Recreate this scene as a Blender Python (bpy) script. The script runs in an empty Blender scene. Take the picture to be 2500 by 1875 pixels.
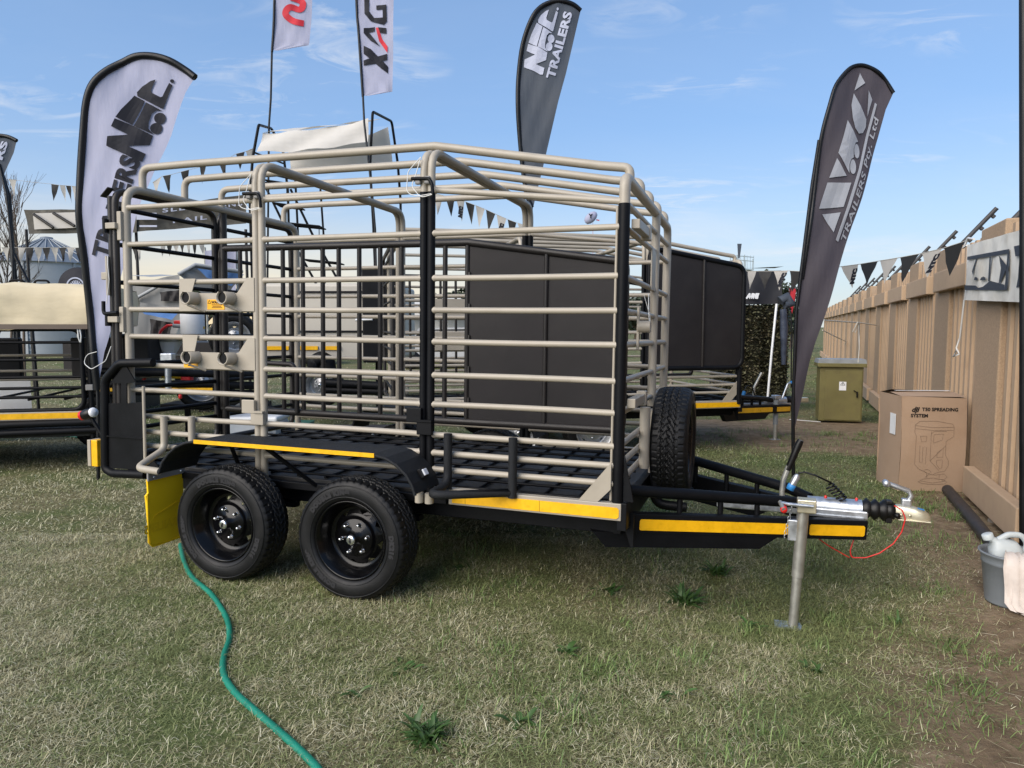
import bpy, bmesh, math, random
import numpy as np
from mathutils import Vector, Matrix
R = math.radians
random.seed(7)
rng = np.random.default_rng(11)
scene = bpy.context.scene
col = scene.collection

# ------------------------------------------------------------------ camera
EYE, PITCH, FPX = 1.55, R(4.62), 1733.0
cam_data = bpy.data.cameras.new('camera')
cam_data.sensor_width = 36.0
cam_data.lens = 36.0 * FPX / 2500.0
cam_data.clip_start, cam_data.clip_end = 0.05, 2000.0
cam = bpy.data.objects.new('camera', cam_data)
cam.location = (0, 0, EYE)
cam.rotation_euler = (R(90) - PITCH, 0, 0)
col.objects.link(cam)
scene.camera = cam

# ------------------------------------------------------------------ light
SUN_ELEV, SUN_AZ = R(34), R(-136)          # azimuth measured from +Y towards +X
world = bpy.data.worlds.new('World')
scene.world = world
world.use_nodes = True
nt = world.node_tree
N, L = nt.nodes, nt.links
N.clear()
w_out = N.new('ShaderNodeOutputWorld')
w_bg = N.new('ShaderNodeBackground')
w_bg.inputs['Strength'].default_value = 0.074
sky = N.new('ShaderNodeTexSky')
sky.sky_type = 'NISHITA'
sky.sun_disc = False
sky.sun_elevation = SUN_ELEV
sky.sun_rotation = SUN_AZ
sky.air_density, sky.dust_density, sky.ozone_density = 1.0, 0.2, 5.0
tc = N.new('ShaderNodeTexCoord')
sep = N.new('ShaderNodeSeparateXYZ')
L.new(tc.outputs['Generated'], sep.inputs[0])
def wmath(op, a, b=None, c=None):
    n = N.new('ShaderNodeMath'); n.operation = op
    for i, s in enumerate((a, b, c)):
        if s is None: continue
        if isinstance(s, (int, float)): n.inputs[i].default_value = s
        else: L.new(s, n.inputs[i])
    return n.outputs[0]
def wramp(fac, stops):
    n = N.new('ShaderNodeValToRGB'); L.new(fac, n.inputs[0])
    e = n.color_ramp.elements
    while len(e) < len(stops): e.new(0.5)
    for el, (p, c) in zip(e, stops): el.position = p; el.color = (c, c, c, 1)
    return n.outputs[0]
zc = sep.outputs['Z']
cu, cv = wmath('DIVIDE', sep.outputs['X'], wmath('ADD', zc, 0.12)), wmath('DIVIDE', sep.outputs['Y'], wmath('ADD', zc, 0.12))
cvec = N.new('ShaderNodeCombineXYZ'); L.new(cu, cvec.inputs[0]); L.new(cv, cvec.inputs[1])
def wnoise(scale_xyz, scale, detail, dist, loc):
    m = N.new('ShaderNodeMapping'); L.new(cvec.outputs[0], m.inputs[0])
    m.inputs['Scale'].default_value = scale_xyz; m.inputs['Location'].default_value = loc
    m.inputs['Rotation'].default_value = (0, 0, R(-12))
    n = N.new('ShaderNodeTexNoise'); L.new(m.outputs[0], n.inputs['Vector'])
    n.inputs['Scale'].default_value = scale; n.inputs['Detail'].default_value = detail
    n.inputs['Roughness'].default_value = 0.62; n.inputs['Distortion'].default_value = dist
    return n.outputs['Fac']
big = wramp(wnoise((0.8, 1.1, 1), 1.3, 3, 0.3, (4.3, 1.7, 0)), [(0.50, 0), (0.70, 1)])
wisp = wramp(wnoise((1.0, 2.1, 1), 2.6, 9, 1.5, (2.2, 6.1, 0)), [(0.50, 0), (0.80, 1)])
cirrus = wmath('MULTIPLY', big, wisp)
veil = wramp(wnoise((0.5, 1.0, 1), 1.1, 5, 0.6, (0.7, 3.0, 0)), [(0.42, 0), (0.9, 0.45)])
low = wramp(wnoise((0.7, 0.55, 1), 1.6, 7, 0.5, (9.1, 2.0, 0)), [(0.47, 0), (0.70, 0.85)])
lowband = wramp(sep.outputs['Z'], [(0.0, 0.55), (0.10, 0.6), (0.20, 0.0)])
amount = wmath('MINIMUM', wmath('ADD', wmath('ADD', wmath('MULTIPLY', cirrus, 0.95), wmath('MULTIPLY', veil, 0.15)), wmath('MULTIPLY', wmath('MULTIPLY', low, lowband), 0.7)), 0.92)
sunv = N.new('ShaderNodeVectorMath'); sunv.operation = 'DOT_PRODUCT'
L.new(tc.outputs['Generated'], sunv.inputs[0])
sunv.inputs[1].default_value = (math.sin(R(-30)), math.cos(R(-30)), 0)
warm = wmath('MULTIPLY', wramp(sunv.outputs['Value'], [(0.72, 0), (0.99, 1)]), wramp(sep.outputs['Z'], [(0.02, 1), (0.17, 0)]))
ccol = N.new('ShaderNodeMix'); ccol.data_type = 'RGBA'
L.new(warm, ccol.inputs['Factor'])
ccol.inputs['A'].default_value = (4.7, 4.8, 5.0, 1)
ccol.inputs['B'].default_value = (5.6, 4.7, 3.2, 1)
def wmix(f, a, b):
    k = N.new('ShaderNodeMix'); k.data_type = 'RGBA'
    for nm, v in (('Factor', f), ('A', a), ('B', b)):
        if isinstance(v, (int, float)): k.inputs[nm].default_value = v
        elif isinstance(v, tuple): k.inputs[nm].default_value = (*v, 1)
        else: L.new(v, k.inputs[nm])
    return k.outputs['Result']
# thin high haze, paler and denser towards the horizon, warm where the evening glow is
haze_c = wmix(wramp(sep.outputs['Z'], [(0.0, 1), (0.26, 0)]), (1.65, 2.65, 4.3), (3.6, 3.9, 3.9))
haze_c = wmix(warm, haze_c, (5.4, 4.2, 2.6))
hazed = wmix(wramp(sep.outputs['Z'], [(0.0, 0.92), (0.14, 0.66), (0.45, 0.40)]), sky.outputs[0], haze_c)
mix = N.new('ShaderNodeMix'); mix.data_type = 'RGBA'
L.new(amount, mix.inputs['Factor'])
L.new(hazed, mix.inputs['A'])
L.new(ccol.outputs['Result'], mix.inputs['B'])
L.new(mix.outputs['Result'], w_bg.inputs['Color'])
L.new(w_bg.outputs[0], w_out.inputs[0])

sun_d = bpy.data.lights.new('sun', 'SUN')
sun_d.energy, sun_d.angle, sun_d.color = 1.9, R(60), (1.0, 0.90, 0.78)
sun = bpy.data.objects.new('sun', sun_d)
sdir = Vector((math.sin(SUN_AZ) * math.cos(SUN_ELEV), math.cos(SUN_AZ) * math.cos(SUN_ELEV), math.sin(SUN_ELEV)))
sun.rotation_euler = sdir.to_track_quat('Z', 'Y').to_euler()
sun.location = sdir * 40
col.objects.link(sun)
vs = scene.view_settings
vs.view_transform, vs.look, vs.exposure, vs.gamma = 'Standard', 'None', 1.36, 1.0
scene.render.engine = 'CYCLES'
scene.cycles.max_bounces, scene.cycles.diffuse_bounces, scene.cycles.glossy_bounces, scene.cycles.transmission_bounces = 4, 2, 2, 2
world.cycles.sampling_method = 'MANUAL'; world.cycles.sample_map_resolution = 256

# ------------------------------------------------------------------ helpers
def px(x, y, Y):
    """point on the vertical plane at distance Y that the photograph shows at (x, y)"""
    a, b = (x - 1250) / FPX, -(y - 937.5) / FPX
    c, s = math.cos(PITCH), math.sin(PITCH)
    d = Vector((a, c + b * s, -s + b * c))
    return Vector((0, 0, EYE)) + d * (Y / d.y)
def gpx(x, y, z=0.0):
    a, b = (x - 1250) / FPX, -(y - 937.5) / FPX
    c, s = math.cos(PITCH), math.sin(PITCH)
    d = Vector((a, c + b * s, -s + b * c))
    return Vector((0, 0, EYE)) + d * ((z - EYE) / d.z)
def ground_z(x, y):
    return -0.178 * np.exp(-(((x - 1.62) / 0.8) ** 2 + ((y - 4.05) / 0.8) ** 2) / 2)

def arc_path(pts, fil, seg=5):
    pts = [Vector(p) for p in pts]
    if fil <= 0 or len(pts) < 3: return pts
    out = [pts[0]]
    for i in range(1, len(pts) - 1):
        a, b, c = pts[i - 1], pts[i], pts[i + 1]
        u, v = (a - b), (c - b)
        lu, lv = u.length, v.length
        u, v = u / lu, v / lv
        ang = math.acos(max(-1, min(1, u.dot(v))))
        if ang > math.pi - 0.05: out.append(b); continue
        t = min(fil / math.tan(ang / 2), lu * 0.48, lv * 0.48)
        p, q = b + u * t, b + v * t
        for k in range(seg + 1):
            s = k / seg
            out.append(p * (1 - s) ** 2 + b * 2 * s * (1 - s) + q * s * s)
    out.append(pts[-1])
    return out

class MB:
    """collects shapes; build() links them as ONE mesh object"""
    def __init__(self): self.v, self.f, self.s = [], [], []
    def add(self, vs_, fs, smooth=False):
        o = len(self.v)
        self.v += [tuple(p) for p in vs_]
        for f in fs: self.f.append(tuple(i + o for i in f)); self.s.append(smooth)
        return self
    def box(self, c, d, M=None, bev=0.0):
        hx, hy, hz = d[0] / 2, d[1] / 2, d[2] / 2
        c = Vector(c)
        if bev <= 0:
            vs_ = [Vector((sx * hx, sy * hy, sz * hz)) for sx in (-1, 1) for sy in (-1, 1) for sz in (-1, 1)]
            fs = [(0, 1, 3, 2), (4, 6, 7, 5), (0, 4, 5, 1), (2, 3, 7, 6), (0, 2, 6, 4), (1, 5, 7, 3)]
            sm = False
        else:
            bm = bmesh.new(); bmesh.ops.create_cube(bm, size=1)
            for v in bm.verts: v.co = Vector((v.co.x * 2 * hx, v.co.y * 2 * hy, v.co.z * 2 * hz))
            bmesh.ops.bevel(bm, geom=bm.edges[:], offset=min(bev, hx * .9, hy * .9, hz * .9), segments=2, profile=0.5, affect='EDGES')
            bm.verts.index_update()
            vs_ = [v.co.copy() for v in bm.verts]; fs = [[v.index for v in f.verts] for f in bm.faces]; bm.free(); sm = True
        if M is not None: vs_ = [M @ v for v in vs_]
        return self.add([v + c for v in vs_], fs, False)
    def tube(self, pts, r, n=10, fil=0.0, caps=True, closed=False, seg=5):
        P = arc_path(pts, fil, seg) if not closed else [Vector(p) for p in pts]
        m = len(P)
        T = []
        for i in range(m):
            a = P[i - 1] if (i > 0 or closed) else P[i]
            b = P[(i + 1) % m] if (i < m - 1 or closed) else P[i]
            T.append((b - a).normalized())
        ref = Vector((0, 0, 1)) if abs(T[0].z) < 0.9 else Vector((0, 1, 0))
        nx = T[0].cross(ref).normalized()
        rs = r if isinstance(r, (list, tuple)) else [r] * m
        vs_, fs = [], []
        for i in range(m):
            nx = (nx - T[i] * nx.dot(T[i])).normalized()
            ny = T[i].cross(nx)
            for k in range(n):
                a = 2 * math.pi * (k + .5) / n
                vs_.append(P[i] + (nx * math.cos(a) + ny * math.sin(a)) * rs[i])
        for i in range(m if closed else m - 1):
            j = (i + 1) % m
            for k in range(n):
                fs.append((i * n + k, i * n + (k + 1) % n, j * n + (k + 1) % n, j * n + k))
        self.add(vs_, fs, True)
        if caps and not closed:
            self.add(vs_[:n], [tuple(range(n - 1, -1, -1))]); self.add(vs_[-n:], [tuple(range(n))])
        return self
    def lathe(self, prof, n=24, M=None, closed=False):
        """profile of (radius, height) turned about local Z"""
        M = M or Matrix()
        m = len(prof)
        vs_ = [M @ Vector((r * math.cos(2 * math.pi * k / n), r * math.sin(2 * math.pi * k / n), h)) for r, h in prof for k in range(n)]
        fs = [(i * n + k, i * n + (k + 1) % n, ((i + 1) % m) * n + (k + 1) % n, ((i + 1) % m) * n + k) for i in range(m if closed else m - 1) for k in range(n)]
        return self.add(vs_, fs, True)
    def prism(self, poly, t, M=None):
        """2-D polygon extruded from z=-t/2 to t/2 (local), then M"""
        M = M or Matrix()
        n = len(poly)
        vs_ = [M @ Vector((x, y, -t / 2)) for x, y in poly] + [M @ Vector((x, y, t / 2)) for x, y in poly]
        fs = [tuple(range(n - 1, -1, -1)), tuple(range(n, 2 * n))] + [(i, (i + 1) % n, n + (i + 1) % n, n + i) for i in range(n)]
        return self.add(vs_, fs)
    def build(self, name, material, parent=None, M=None):
        me = bpy.data.meshes.new(name)
        me.from_pydata(self.v, [], self.f)
        me.polygons.foreach_set('use_smooth', self.s)
        bm = bmesh.new(); bm.from_mesh(me); bmesh.ops.recalc_face_normals(bm, faces=bm.faces[:]); bm.to_mesh(me); bm.free()
        me.materials.append(material)
        me.update()
        o = bpy.data.objects.new(name, me)
        col.objects.link(o)
        if parent: o.parent = parent
        if M is not None: o.matrix_local = M
        return o
def XZ(y=0.0):   # maps 2-D (x, z) polygons to the plane Y = y
    return Matrix(((1, 0, 0, 0), (0, 0, -1, y), (0, 1, 0, 0), (0, 0, 0, 1)))
def tag(o, label=None, cat=None, group=None, kind=None):
    if label: o['label'] = label
    if cat: o['category'] = cat
    if group: o['group'] = group
    if kind: o['kind'] = kind
    return o
def empty(name, loc=(0, 0, 0), rot=(0, 0, 0), parent=None):
    o = bpy.data.objects.new(name, None)
    o.empty_display_size = 0.1
    col.objects.link(o)
    o.location, o.rotation_euler = loc, rot
    if parent: o.parent = parent
    return o
def tube(name, pts, r, m, parent=None, n=10, fil=0.0, **k): return MB().tube(pts, r, n, fil, **k).build(name, m, parent)
def box(name, c, d, m, parent=None, M=None, bev=0.004): return MB().box(c, d, M, bev).build(name, m, parent)
def copy_to(o, parent=None, loc=None, rot=None):
    c = o.copy(); col.objects.link(c)
    if parent is not None: c.parent = parent
    if loc is not None: c.location = loc
    if rot is not None: c.rotation_euler = rot
    return c
def copy_tree(o, parent=None):
    c = o.copy(); col.objects.link(c); c.parent = parent
    for ch in list(o.children): copy_tree(ch, c)
    return c
def text_mesh(s, size=1.0, offset=0.0, shear=0.0, space=1.0, align='LEFT'):
    cu_ = bpy.data.curves.new('lettering', 'FONT')
    cu_.body, cu_.size, cu_.offset, cu_.shear, cu_.space_character, cu_.align_x = s, size, offset, shear, space, align
    cu_.resolution_u = 3
    o = bpy.data.objects.new('lettering', cu_)
    me = bpy.data.meshes.new_from_object(o)
    v = [(p.co.x, p.co.y) for p in me.vertices]; f = [tuple(p.vertices) for p in me.polygons]
    bpy.data.objects.remove(o); bpy.data.curves.remove(cu_); bpy.data.meshes.remove(me)
    return v, f
def lettering(s, m, parent, fn, size, offset=0.0, shear=0.0, space=1.0, align='LEFT', name='lettering'):
    """text whose flat points (u, v) are carried to 3-D by fn"""
    v, f = text_mesh(s, size, offset, shear, space, align)
    return MB().add([fn(*p) for p in v], f).build(name, m, parent)
def circle(cx, cy, rx, ry=None, n=20, rot=0.0):
    ry = ry or rx
    return [(cx + rx * math.cos(a) * math.cos(rot) - ry * math.sin(a) * math.sin(rot), cy + rx * math.cos(a) * math.sin(rot) + ry * math.sin(a) * math.cos(rot)) for a in [2 * math.pi * k / n for k in range(n)]]
def stroke(pts, w):
    """thick polyline as quads in 2-D"""
    P = [Vector(p) for p in pts]; vs_, fs = [], []
    for i, p in enumerate(P):
        a, b = P[max(0, i - 1)], P[min(len(P) - 1, i + 1)]
        t = (b - a).normalized(); n = Vector((-t.y, t.x)) * w / 2
        vs_ += [p + n, p - n]
    fs = [(2 * i, 2 * i + 1, 2 * i + 3, 2 * i + 2) for i in range(len(P) - 1)]
    return vs_, fs

def spline(pts, k=6):
    P = [Vector(p) for p in pts]; P = [P[0]] + P + [P[-1]]; out = []
    for i in range(1, len(P) - 2):
        for s_ in range(k):
            t = s_ / k; a, b2, c_, d_ = P[i - 1], P[i], P[i + 1], P[i + 2]
            out.append(.5 * ((2 * b2) + (c_ - a) * t + (2 * a - 5 * b2 + 4 * c_ - d_) * t * t + (3 * b2 - a - 3 * c_ + d_) * t ** 3))
    return out + [P[-1]]

# ------------------------------------------------------------------ materials
def mat(name, colr, rough=0.5, metal=0.0, vary=0.12, scale=6.0, bump=0.0, bscale=60.0, coat=0.0, spec=0.5, dirt=None, dirt_amt=0.0, detail=6.0, trans=0.0, stretch=None):
    m = bpy.data.materials.new(name); m.use_nodes = True
    n, l = m.node_tree.nodes, m.node_tree.links
    b = n['Principled BSDF']
    b.inputs['Roughness'].default_value = rough
    b.inputs['Metallic'].default_value = metal
    b.inputs['Specular IOR Level'].default_value = spec
    b.inputs['Coat Weight'].default_value = coat
    b.inputs['Coat Roughness'].default_value = 0.08
    t = n.new('ShaderNodeTexCoord')
    no = n.new('ShaderNodeTexNoise'); no.inputs['Scale'].default_value = scale; no.inputs['Detail'].default_value = detail
    l.new(t.outputs['Object'], no.inputs['Vector'])
    rp = n.new('ShaderNodeValToRGB'); l.new(no.outputs['Fac'], rp.inputs[0])
    e = rp.color_ramp.elements
    e[0].position, e[1].position = 0.3, 0.7
    e[0].color = (*[c * (1 - vary) for c in colr], 1); e[1].color = (*[min(1, c * (1 + vary)) for c in colr], 1)
    out = rp.outputs[0]
    if dirt:
        no2 = n.new('ShaderNodeTexNoise'); no2.inputs['Scale'].default_value = scale * 2.3; no2.inputs['Detail'].default_value = 9
        l.new(t.outputs['Object'], no2.inputs['Vector'])
        r2 = n.new('ShaderNodeValToRGB'); l.new(no2.outputs['Fac'], r2.inputs[0])
        r2.color_ramp.elements[0].position, r2.color_ramp.elements[1].position = 0.48, 0.75
        r2.color_ramp.elements[1].color = (dirt_amt,) * 3 + (1,)
        mx = n.new('ShaderNodeMix'); mx.data_type = 'RGBA'
        l.new(r2.outputs[0], mx.inputs['Factor']); l.new(out, mx.inputs['A']); mx.inputs['B'].default_value = (*dirt, 1)
        out = mx.outputs['Result']
    l.new(out, b.inputs['Base Color'])
    rr = n.new('ShaderNodeMapRange'); l.new(no.outputs['Fac'], rr.inputs['Value'])
    rr.inputs['From Min'].default_value, rr.inputs['From Max'].default_value = 0.3, 0.7
    rr.inputs['To Min'].default_value, rr.inputs['To Max'].default_value = max(0.02, rough - 0.07), min(1, rough + 0.07)
    l.new(rr.outputs[0], b.inputs['Roughness'])
    if bump > 0:
        nb = n.new('ShaderNodeTexNoise'); nb.inputs['Scale'].default_value = bscale; nb.inputs['Detail'].default_value = 4
        if stretch:
            mp_ = n.new('ShaderNodeMapping'); mp_.inputs['Scale'].default_value = stretch; l.new(t.outputs['Object'], mp_.inputs[0]); l.new(mp_.outputs[0], nb.inputs['Vector'])
        else: l.new(t.outputs['Object'], nb.inputs['Vector'])
        bp = n.new('ShaderNodeBump'); bp.inputs['Strength'].default_value = bump; bp.inputs['Distance'].default_value = 0.01
        l.new(nb.outputs['Fac'], bp.inputs['Height']); l.new(bp.outputs[0], b.inputs['Normal'])
    if trans > 0:
        tr = n.new('ShaderNodeBsdfTranslucent'); l.new(out, tr.inputs['Color'])
        ms = n.new('ShaderNodeMixShader'); ms.inputs[0].default_value = trans
        l.new(b.outputs[0], ms.inputs[1]); l.new(tr.outputs[0], ms.inputs[2])
        l.new(ms.outputs[0], n['Material Output'].inputs['Surface'])
    return m
M = {}
M['beige'] = mat('beige paint', (0.372, 0.332, 0.268), 0.42, vary=0.05, scale=3, dirt=(0.25, 0.22, 0.175), dirt_amt=0.35, bump=0.05, bscale=35)
M['black'] = mat('black paint', (0.0045, 0.005, 0.0065), 0.48, vary=0.2, spec=0.16, bump=0.06, bscale=40)
M['brown'] = mat('dark bronze paint', (0.021, 0.0185, 0.0175), 0.40, spec=0.35, vary=0.08, bump=0.05, bscale=30)
M['sheet'] = mat('dark sheet steel', (0.0185, 0.0165, 0.0175), 0.5, spec=0.25, vary=0.12, scale=2, bump=0.35, bscale=3.5, dirt=(0.035, 0.032, 0.031), dirt_amt=0.3)
M['liner'] = mat('black sprayed liner', (0.009, 0.0105, 0.013), 0.66, spec=0.35, vary=0.3, scale=40, bump=0.5, bscale=220)
M['tape'] = mat('yellow reflective tape', (0.86, 0.46, 0.006), 0.34, vary=0.08, scale=14, bump=0.12, bscale=160, dirt=(0.55, 0.27, 0.0), dirt_amt=0.4)
M['tyre'] = mat('tyre rubber', (0.005, 0.0053, 0.0062), 0.5, spec=0.3, vary=0.25, scale=12, bump=0.1, bscale=150, dirt=(0.011, 0.0105, 0.010), dirt_amt=0.4)
M['tyre_text'] = mat('raised tyre lettering', (0.02, 0.02, 0.022), 0.62, vary=0.2, spec=.3)
M['rim'] = mat('gloss black rim', (0.002, 0.002, 0.0025), 0.22, vary=0.1, spec=.25, coat=0.08)
M['silver_rim'] = mat('silver rim', (0.42, 0.43, 0.44), 0.35, metal=0.6)
M['chrome'] = mat('chromed steel', (0.75, 0.76, 0.78), 0.2, metal=1.0, vary=0.05)
M['galv'] = mat('galvanised steel', (0.56, 0.59, 0.63), 0.36, metal=0.85, vary=0.16, scale=25, bump=0.08, bscale=30)
M['galv_dull'] = mat('dull galvanised tube', (0.40, 0.40, 0.37), 0.42, metal=0.7, vary=0.2, scale=9, dirt=(0.2, 0.19, 0.16), dirt_amt=0.4)
M['zinc'] = mat('yellow zinc coupling', (0.62, 0.58, 0.44), 0.33, metal=0.7, vary=0.1, scale=15)
M['rubber'] = mat('black rubber', (0.004, 0.004, 0.0045), 0.42, vary=0.15, spec=.35)
M['red'] = mat('red plastic', (0.62, 0.02, 0.02), 0.35, vary=0.06)
M['blue'] = mat('blue plastic', (0.03, 0.22, 0.55), 0.4, vary=0.06)
M['flap'] = mat('yellow rubber flap', (0.95, 0.60, 0.012), 0.4, vary=0.03, scale=4, bump=0.05)
M['flap_print'] = mat('embossed flap print', (0.87, 0.53, 0.010), 0.45, vary=0.05)
M['floor'] = mat('worn trailer floor', (0.020, 0.020, 0.021), 0.5, spec=.35, vary=0.3, scale=4, dirt=(0.05, 0.046, 0.04), dirt_amt=0.6, bump=0.1)
M['white'] = mat('white plastic', (0.75, 0.76, 0.77), 0.4, vary=0.04)
M['lens'] = mat('clear lamp lens', (0.72, 0.74, 0.78), 0.15, vary=0.05)
M['wire'] = mat('white safety wire', (0.68, 0.68, 0.66), 0.45, vary=0.06)
M['ink'] = mat('black ink', (0.006, 0.006, 0.008), 0.6, vary=0.1, spec=.2)
M['amber_label'] = mat('amber warning label', (0.86, 0.42, 0.01), 0.45, vary=0.05)
M['grey'] = mat('grey plastic', (0.22, 0.24, 0.26), 0.5, vary=0.08)
M['holder'] = mat('grey primer steel', (0.22, 0.215, 0.21), 0.5, vary=0.1)
# ------------------------------------------------------------------ ground
def lawn_dirt(x, y, w):
    """share of bare soil, 0..1, at a place on the ground (w: wobble)"""
    e = (x - .98) * .85 - (y - 2.4) * .50 + w * .38         # strip along the wall
    strip = np.clip((e - .10) / .5, 0, 1) * np.clip((7.6 - y) / 1.2, 0, 1)
    far = np.clip((1.1 - np.hypot((x - 4.0) / 2.4, (y - 10.3) / 1.7) + w * .35) / .4, 0, 1)
    return np.clip(np.maximum(strip, far), 0, 1)
def wob(x, y):
    return np.sin(x * 2.1 + y * 1.3) * .35 + np.sin(x * 5.3 - y * 4.1 + 1) * .25 + np.sin(x * 11 + y * 9 + 2) * .15
gx = np.concatenate([np.array([-900, -400, -180, -90, -50, -30, -20]), np.arange(-14, 14.01, .2), np.array([20, 30, 50, 90, 180, 400, 900])])
gy = np.concatenate([np.array([-400, -60, -15, -4]), np.arange(-1, 20.01, .2), np.array([26, 36, 50, 80, 140, 300, 700, 1500])])
GX, GY = np.meshgrid(gx, gy)
GZ = ground_z(GX, GY) + .012 * np.sin(GX * 2.3 + 1) * np.sin(GY * 1.9) * (np.abs(GX) < 14) * (GY < 20) * (GY > -1) - .004
gv = np.stack([GX, GY, GZ], -1).reshape(-1, 3)
nx_, ny_ = len(gx), len(gy)
gf = [(j * nx_ + i, j * nx_ + i + 1, (j + 1) * nx_ + i + 1, (j + 1) * nx_ + i) for j in range(ny_ - 1) for i in range(nx_ - 1)]
def group_nodes(m):
    n, l = m.node_tree.nodes, m.node_tree.links
    return n, l, n['Principled BSDF']
def node_math(n, l, op, *a):
    k = n.new('ShaderNodeMath'); k.operation = op
    for i, s in enumerate(a):
        if isinstance(s, (int, float)): k.inputs[i].default_value = s
        else: l.new(s, k.inputs[i])
    return k.outputs[0]
def node_noise(n, l, vec, scale, detail=5, rough=.6, dist=0):
    k = n.new('ShaderNodeTexNoise'); l.new(vec, k.inputs['Vector'])
    k.inputs['Scale'].default_value, k.inputs['Detail'].default_value, k.inputs['Roughness'].default_value, k.inputs['Distortion'].default_value = scale, detail, rough, dist
    return k.outputs['Fac']
def node_ramp(n, l, fac, stops):
    k = n.new('ShaderNodeValToRGB'); l.new(fac, k.inputs[0]); e = k.color_ramp.elements
    while len(e) < len(stops): e.new(.5)
    for el, (p, c) in zip(e, stops): el.position = p; el.color = (*c, 1) if len(c) == 3 else c
    return k.outputs[0]
def node_mix(n, l, f, a, b):
    k = n.new('ShaderNodeMix'); k.data_type = 'RGBA'
    for s, v in (('Factor', f), ('A', a), ('B', b)):
        if isinstance(v, (tuple, float, int)): k.inputs[s].default_value = v if s == 'Factor' else (*v, 1)
        else: l.new(v, k.inputs[s])
    return k.outputs['Result']
mg = bpy.data.materials.new('lawn soil'); mg.use_nodes = True
n, l, b = group_nodes(mg)
geo = n.new('ShaderNodeNewGeometry'); pos = geo.outputs['Position']
at_ = n.new('ShaderNodeAttribute'); at_.attribute_name = 'soil'
patch = node_noise(n, l, pos, .9, 6); fine = node_noise(n, l, pos, 38, 8, .75); mid_ = node_noise(n, l, pos, 7, 8, .7)
thatch = node_ramp(n, l, fine, [(.30, (.06, .055, .027)), (.48, (.15, .135, .07)), (.62, (.26, .23, .125)), (.8, (.40, .35, .2))])
green = node_ramp(n, l, fine, [(.30, (.045, .06, .022)), (.55, (.115, .145, .05)), (.8, (.20, .22, .09))])
lawn = node_mix(n, l, node_ramp(n, l, patch, [(.42, (0, 0, 0)), (.60, (1, 1, 1))]), thatch, green)
soil = node_ramp(n, l, mid_, [(.30, (.125, .09, .058)), (.5, (.22, .163, .105)), (.72, (.33, .25, .17))])
soil2 = node_mix(n, l, node_ramp(n, l, fine, [(.55, (0, 0, 0)), (.75, (.7, .7, .7))]), soil, (.34, .26, .175))
f_ = node_math(n, l, 'ADD', at_.outputs['Fac'], node_math(n, l, 'MULTIPLY', node_math(n, l, 'SUBTRACT', mid_, .5), .9))
msk = node_ramp(n, l, f_, [(.24, (0, 0, 0)), (.5, (1, 1, 1))])
l.new(node_mix(n, l, msk, lawn, soil2), b.inputs['Base Color'])
b.inputs['Roughness'].default_value = .95; b.inputs['Specular IOR Level'].default_value = .15
bp = n.new('ShaderNodeBump'); bp.inputs['Strength'].default_value = .9; bp.inputs['Distance'].default_value = .02
l.new(node_math(n, l, 'ADD', fine, mid_), bp.inputs['Height']); l.new(bp.outputs[0], b.inputs['Normal'])
gme = bpy.data.meshes.new('ground'); gme.from_pydata([tuple(p) for p in gv], [], gf)
gme.polygons.foreach_set('use_smooth', [True] * len(gf))
ga = gme.attributes.new('soil', 'FLOAT', 'POINT')
ga.data.foreach_set('value', lawn_dirt(gv[:, 0], gv[:, 1], wob(gv[:, 0], gv[:, 1])).astype(np.float32))
gme.materials.append(mg)
ground = tag(bpy.data.objects.new('ground', gme), kind='structure'); col.objects.link(ground)

# ------------------------------------------------------------------ grass: mown, flattened, half dry
def grass_mat(name, straw, green_a, green_b, bias):
    m = bpy.data.materials.new(name); m.use_nodes = True
    n, l, b = group_nodes(m)
    geo = n.new('ShaderNodeNewGeometry')
    rnd = geo.outputs['Random Per Island']; pos = geo.outputs['Position']
    pt = node_noise(n, l, pos, .8, 5, .6); pt2 = node_noise(n, l, pos, 3.2, 4, .6)
    sx = n.new('ShaderNodeSeparateXYZ'); l.new(pos, sx.inputs[0])
    lush = node_math(n, l, 'ADD', node_math(n, l, 'MULTIPLY', node_math(n, l, 'SUBTRACT', pt, .5), 2.6), node_math(n, l, 'MULTIPLY', node_math(n, l, 'SUBTRACT', pt2, .5), 1.5))
    lush = node_math(n, l, 'ADD', lush, node_math(n, l, 'MULTIPLY', sx.outputs['X'], .10))
    lush = node_math(n, l, 'ADD', lush, bias)
    k = node_math(n, l, 'LESS_THAN', rnd, lush)
    r2 = node_math(n, l, 'FRACT', node_math(n, l, 'MULTIPLY', rnd, 37.7))
    dry = node_ramp(n, l, r2, straw)
    gr = node_ramp(n, l, r2, [(0, green_a), (1, green_b)])
    c = node_mix(n, l, k, dry, gr)
    l.new(c, b.inputs['Base Color'])
    b.inputs['Roughness'].default_value = .55; b.inputs['Specular IOR Level'].default_value = .3
    return m
STRAW = [(0, (.14, .125, .065)), (.35, (.37, .335, .185)), (.8, (.56, .525, .33)), (1, (.75, .71, .52))]
m_grass = grass_mat('lawn grass', STRAW, (.085, .112, .034), (.31, .345, .145), .62)
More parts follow.
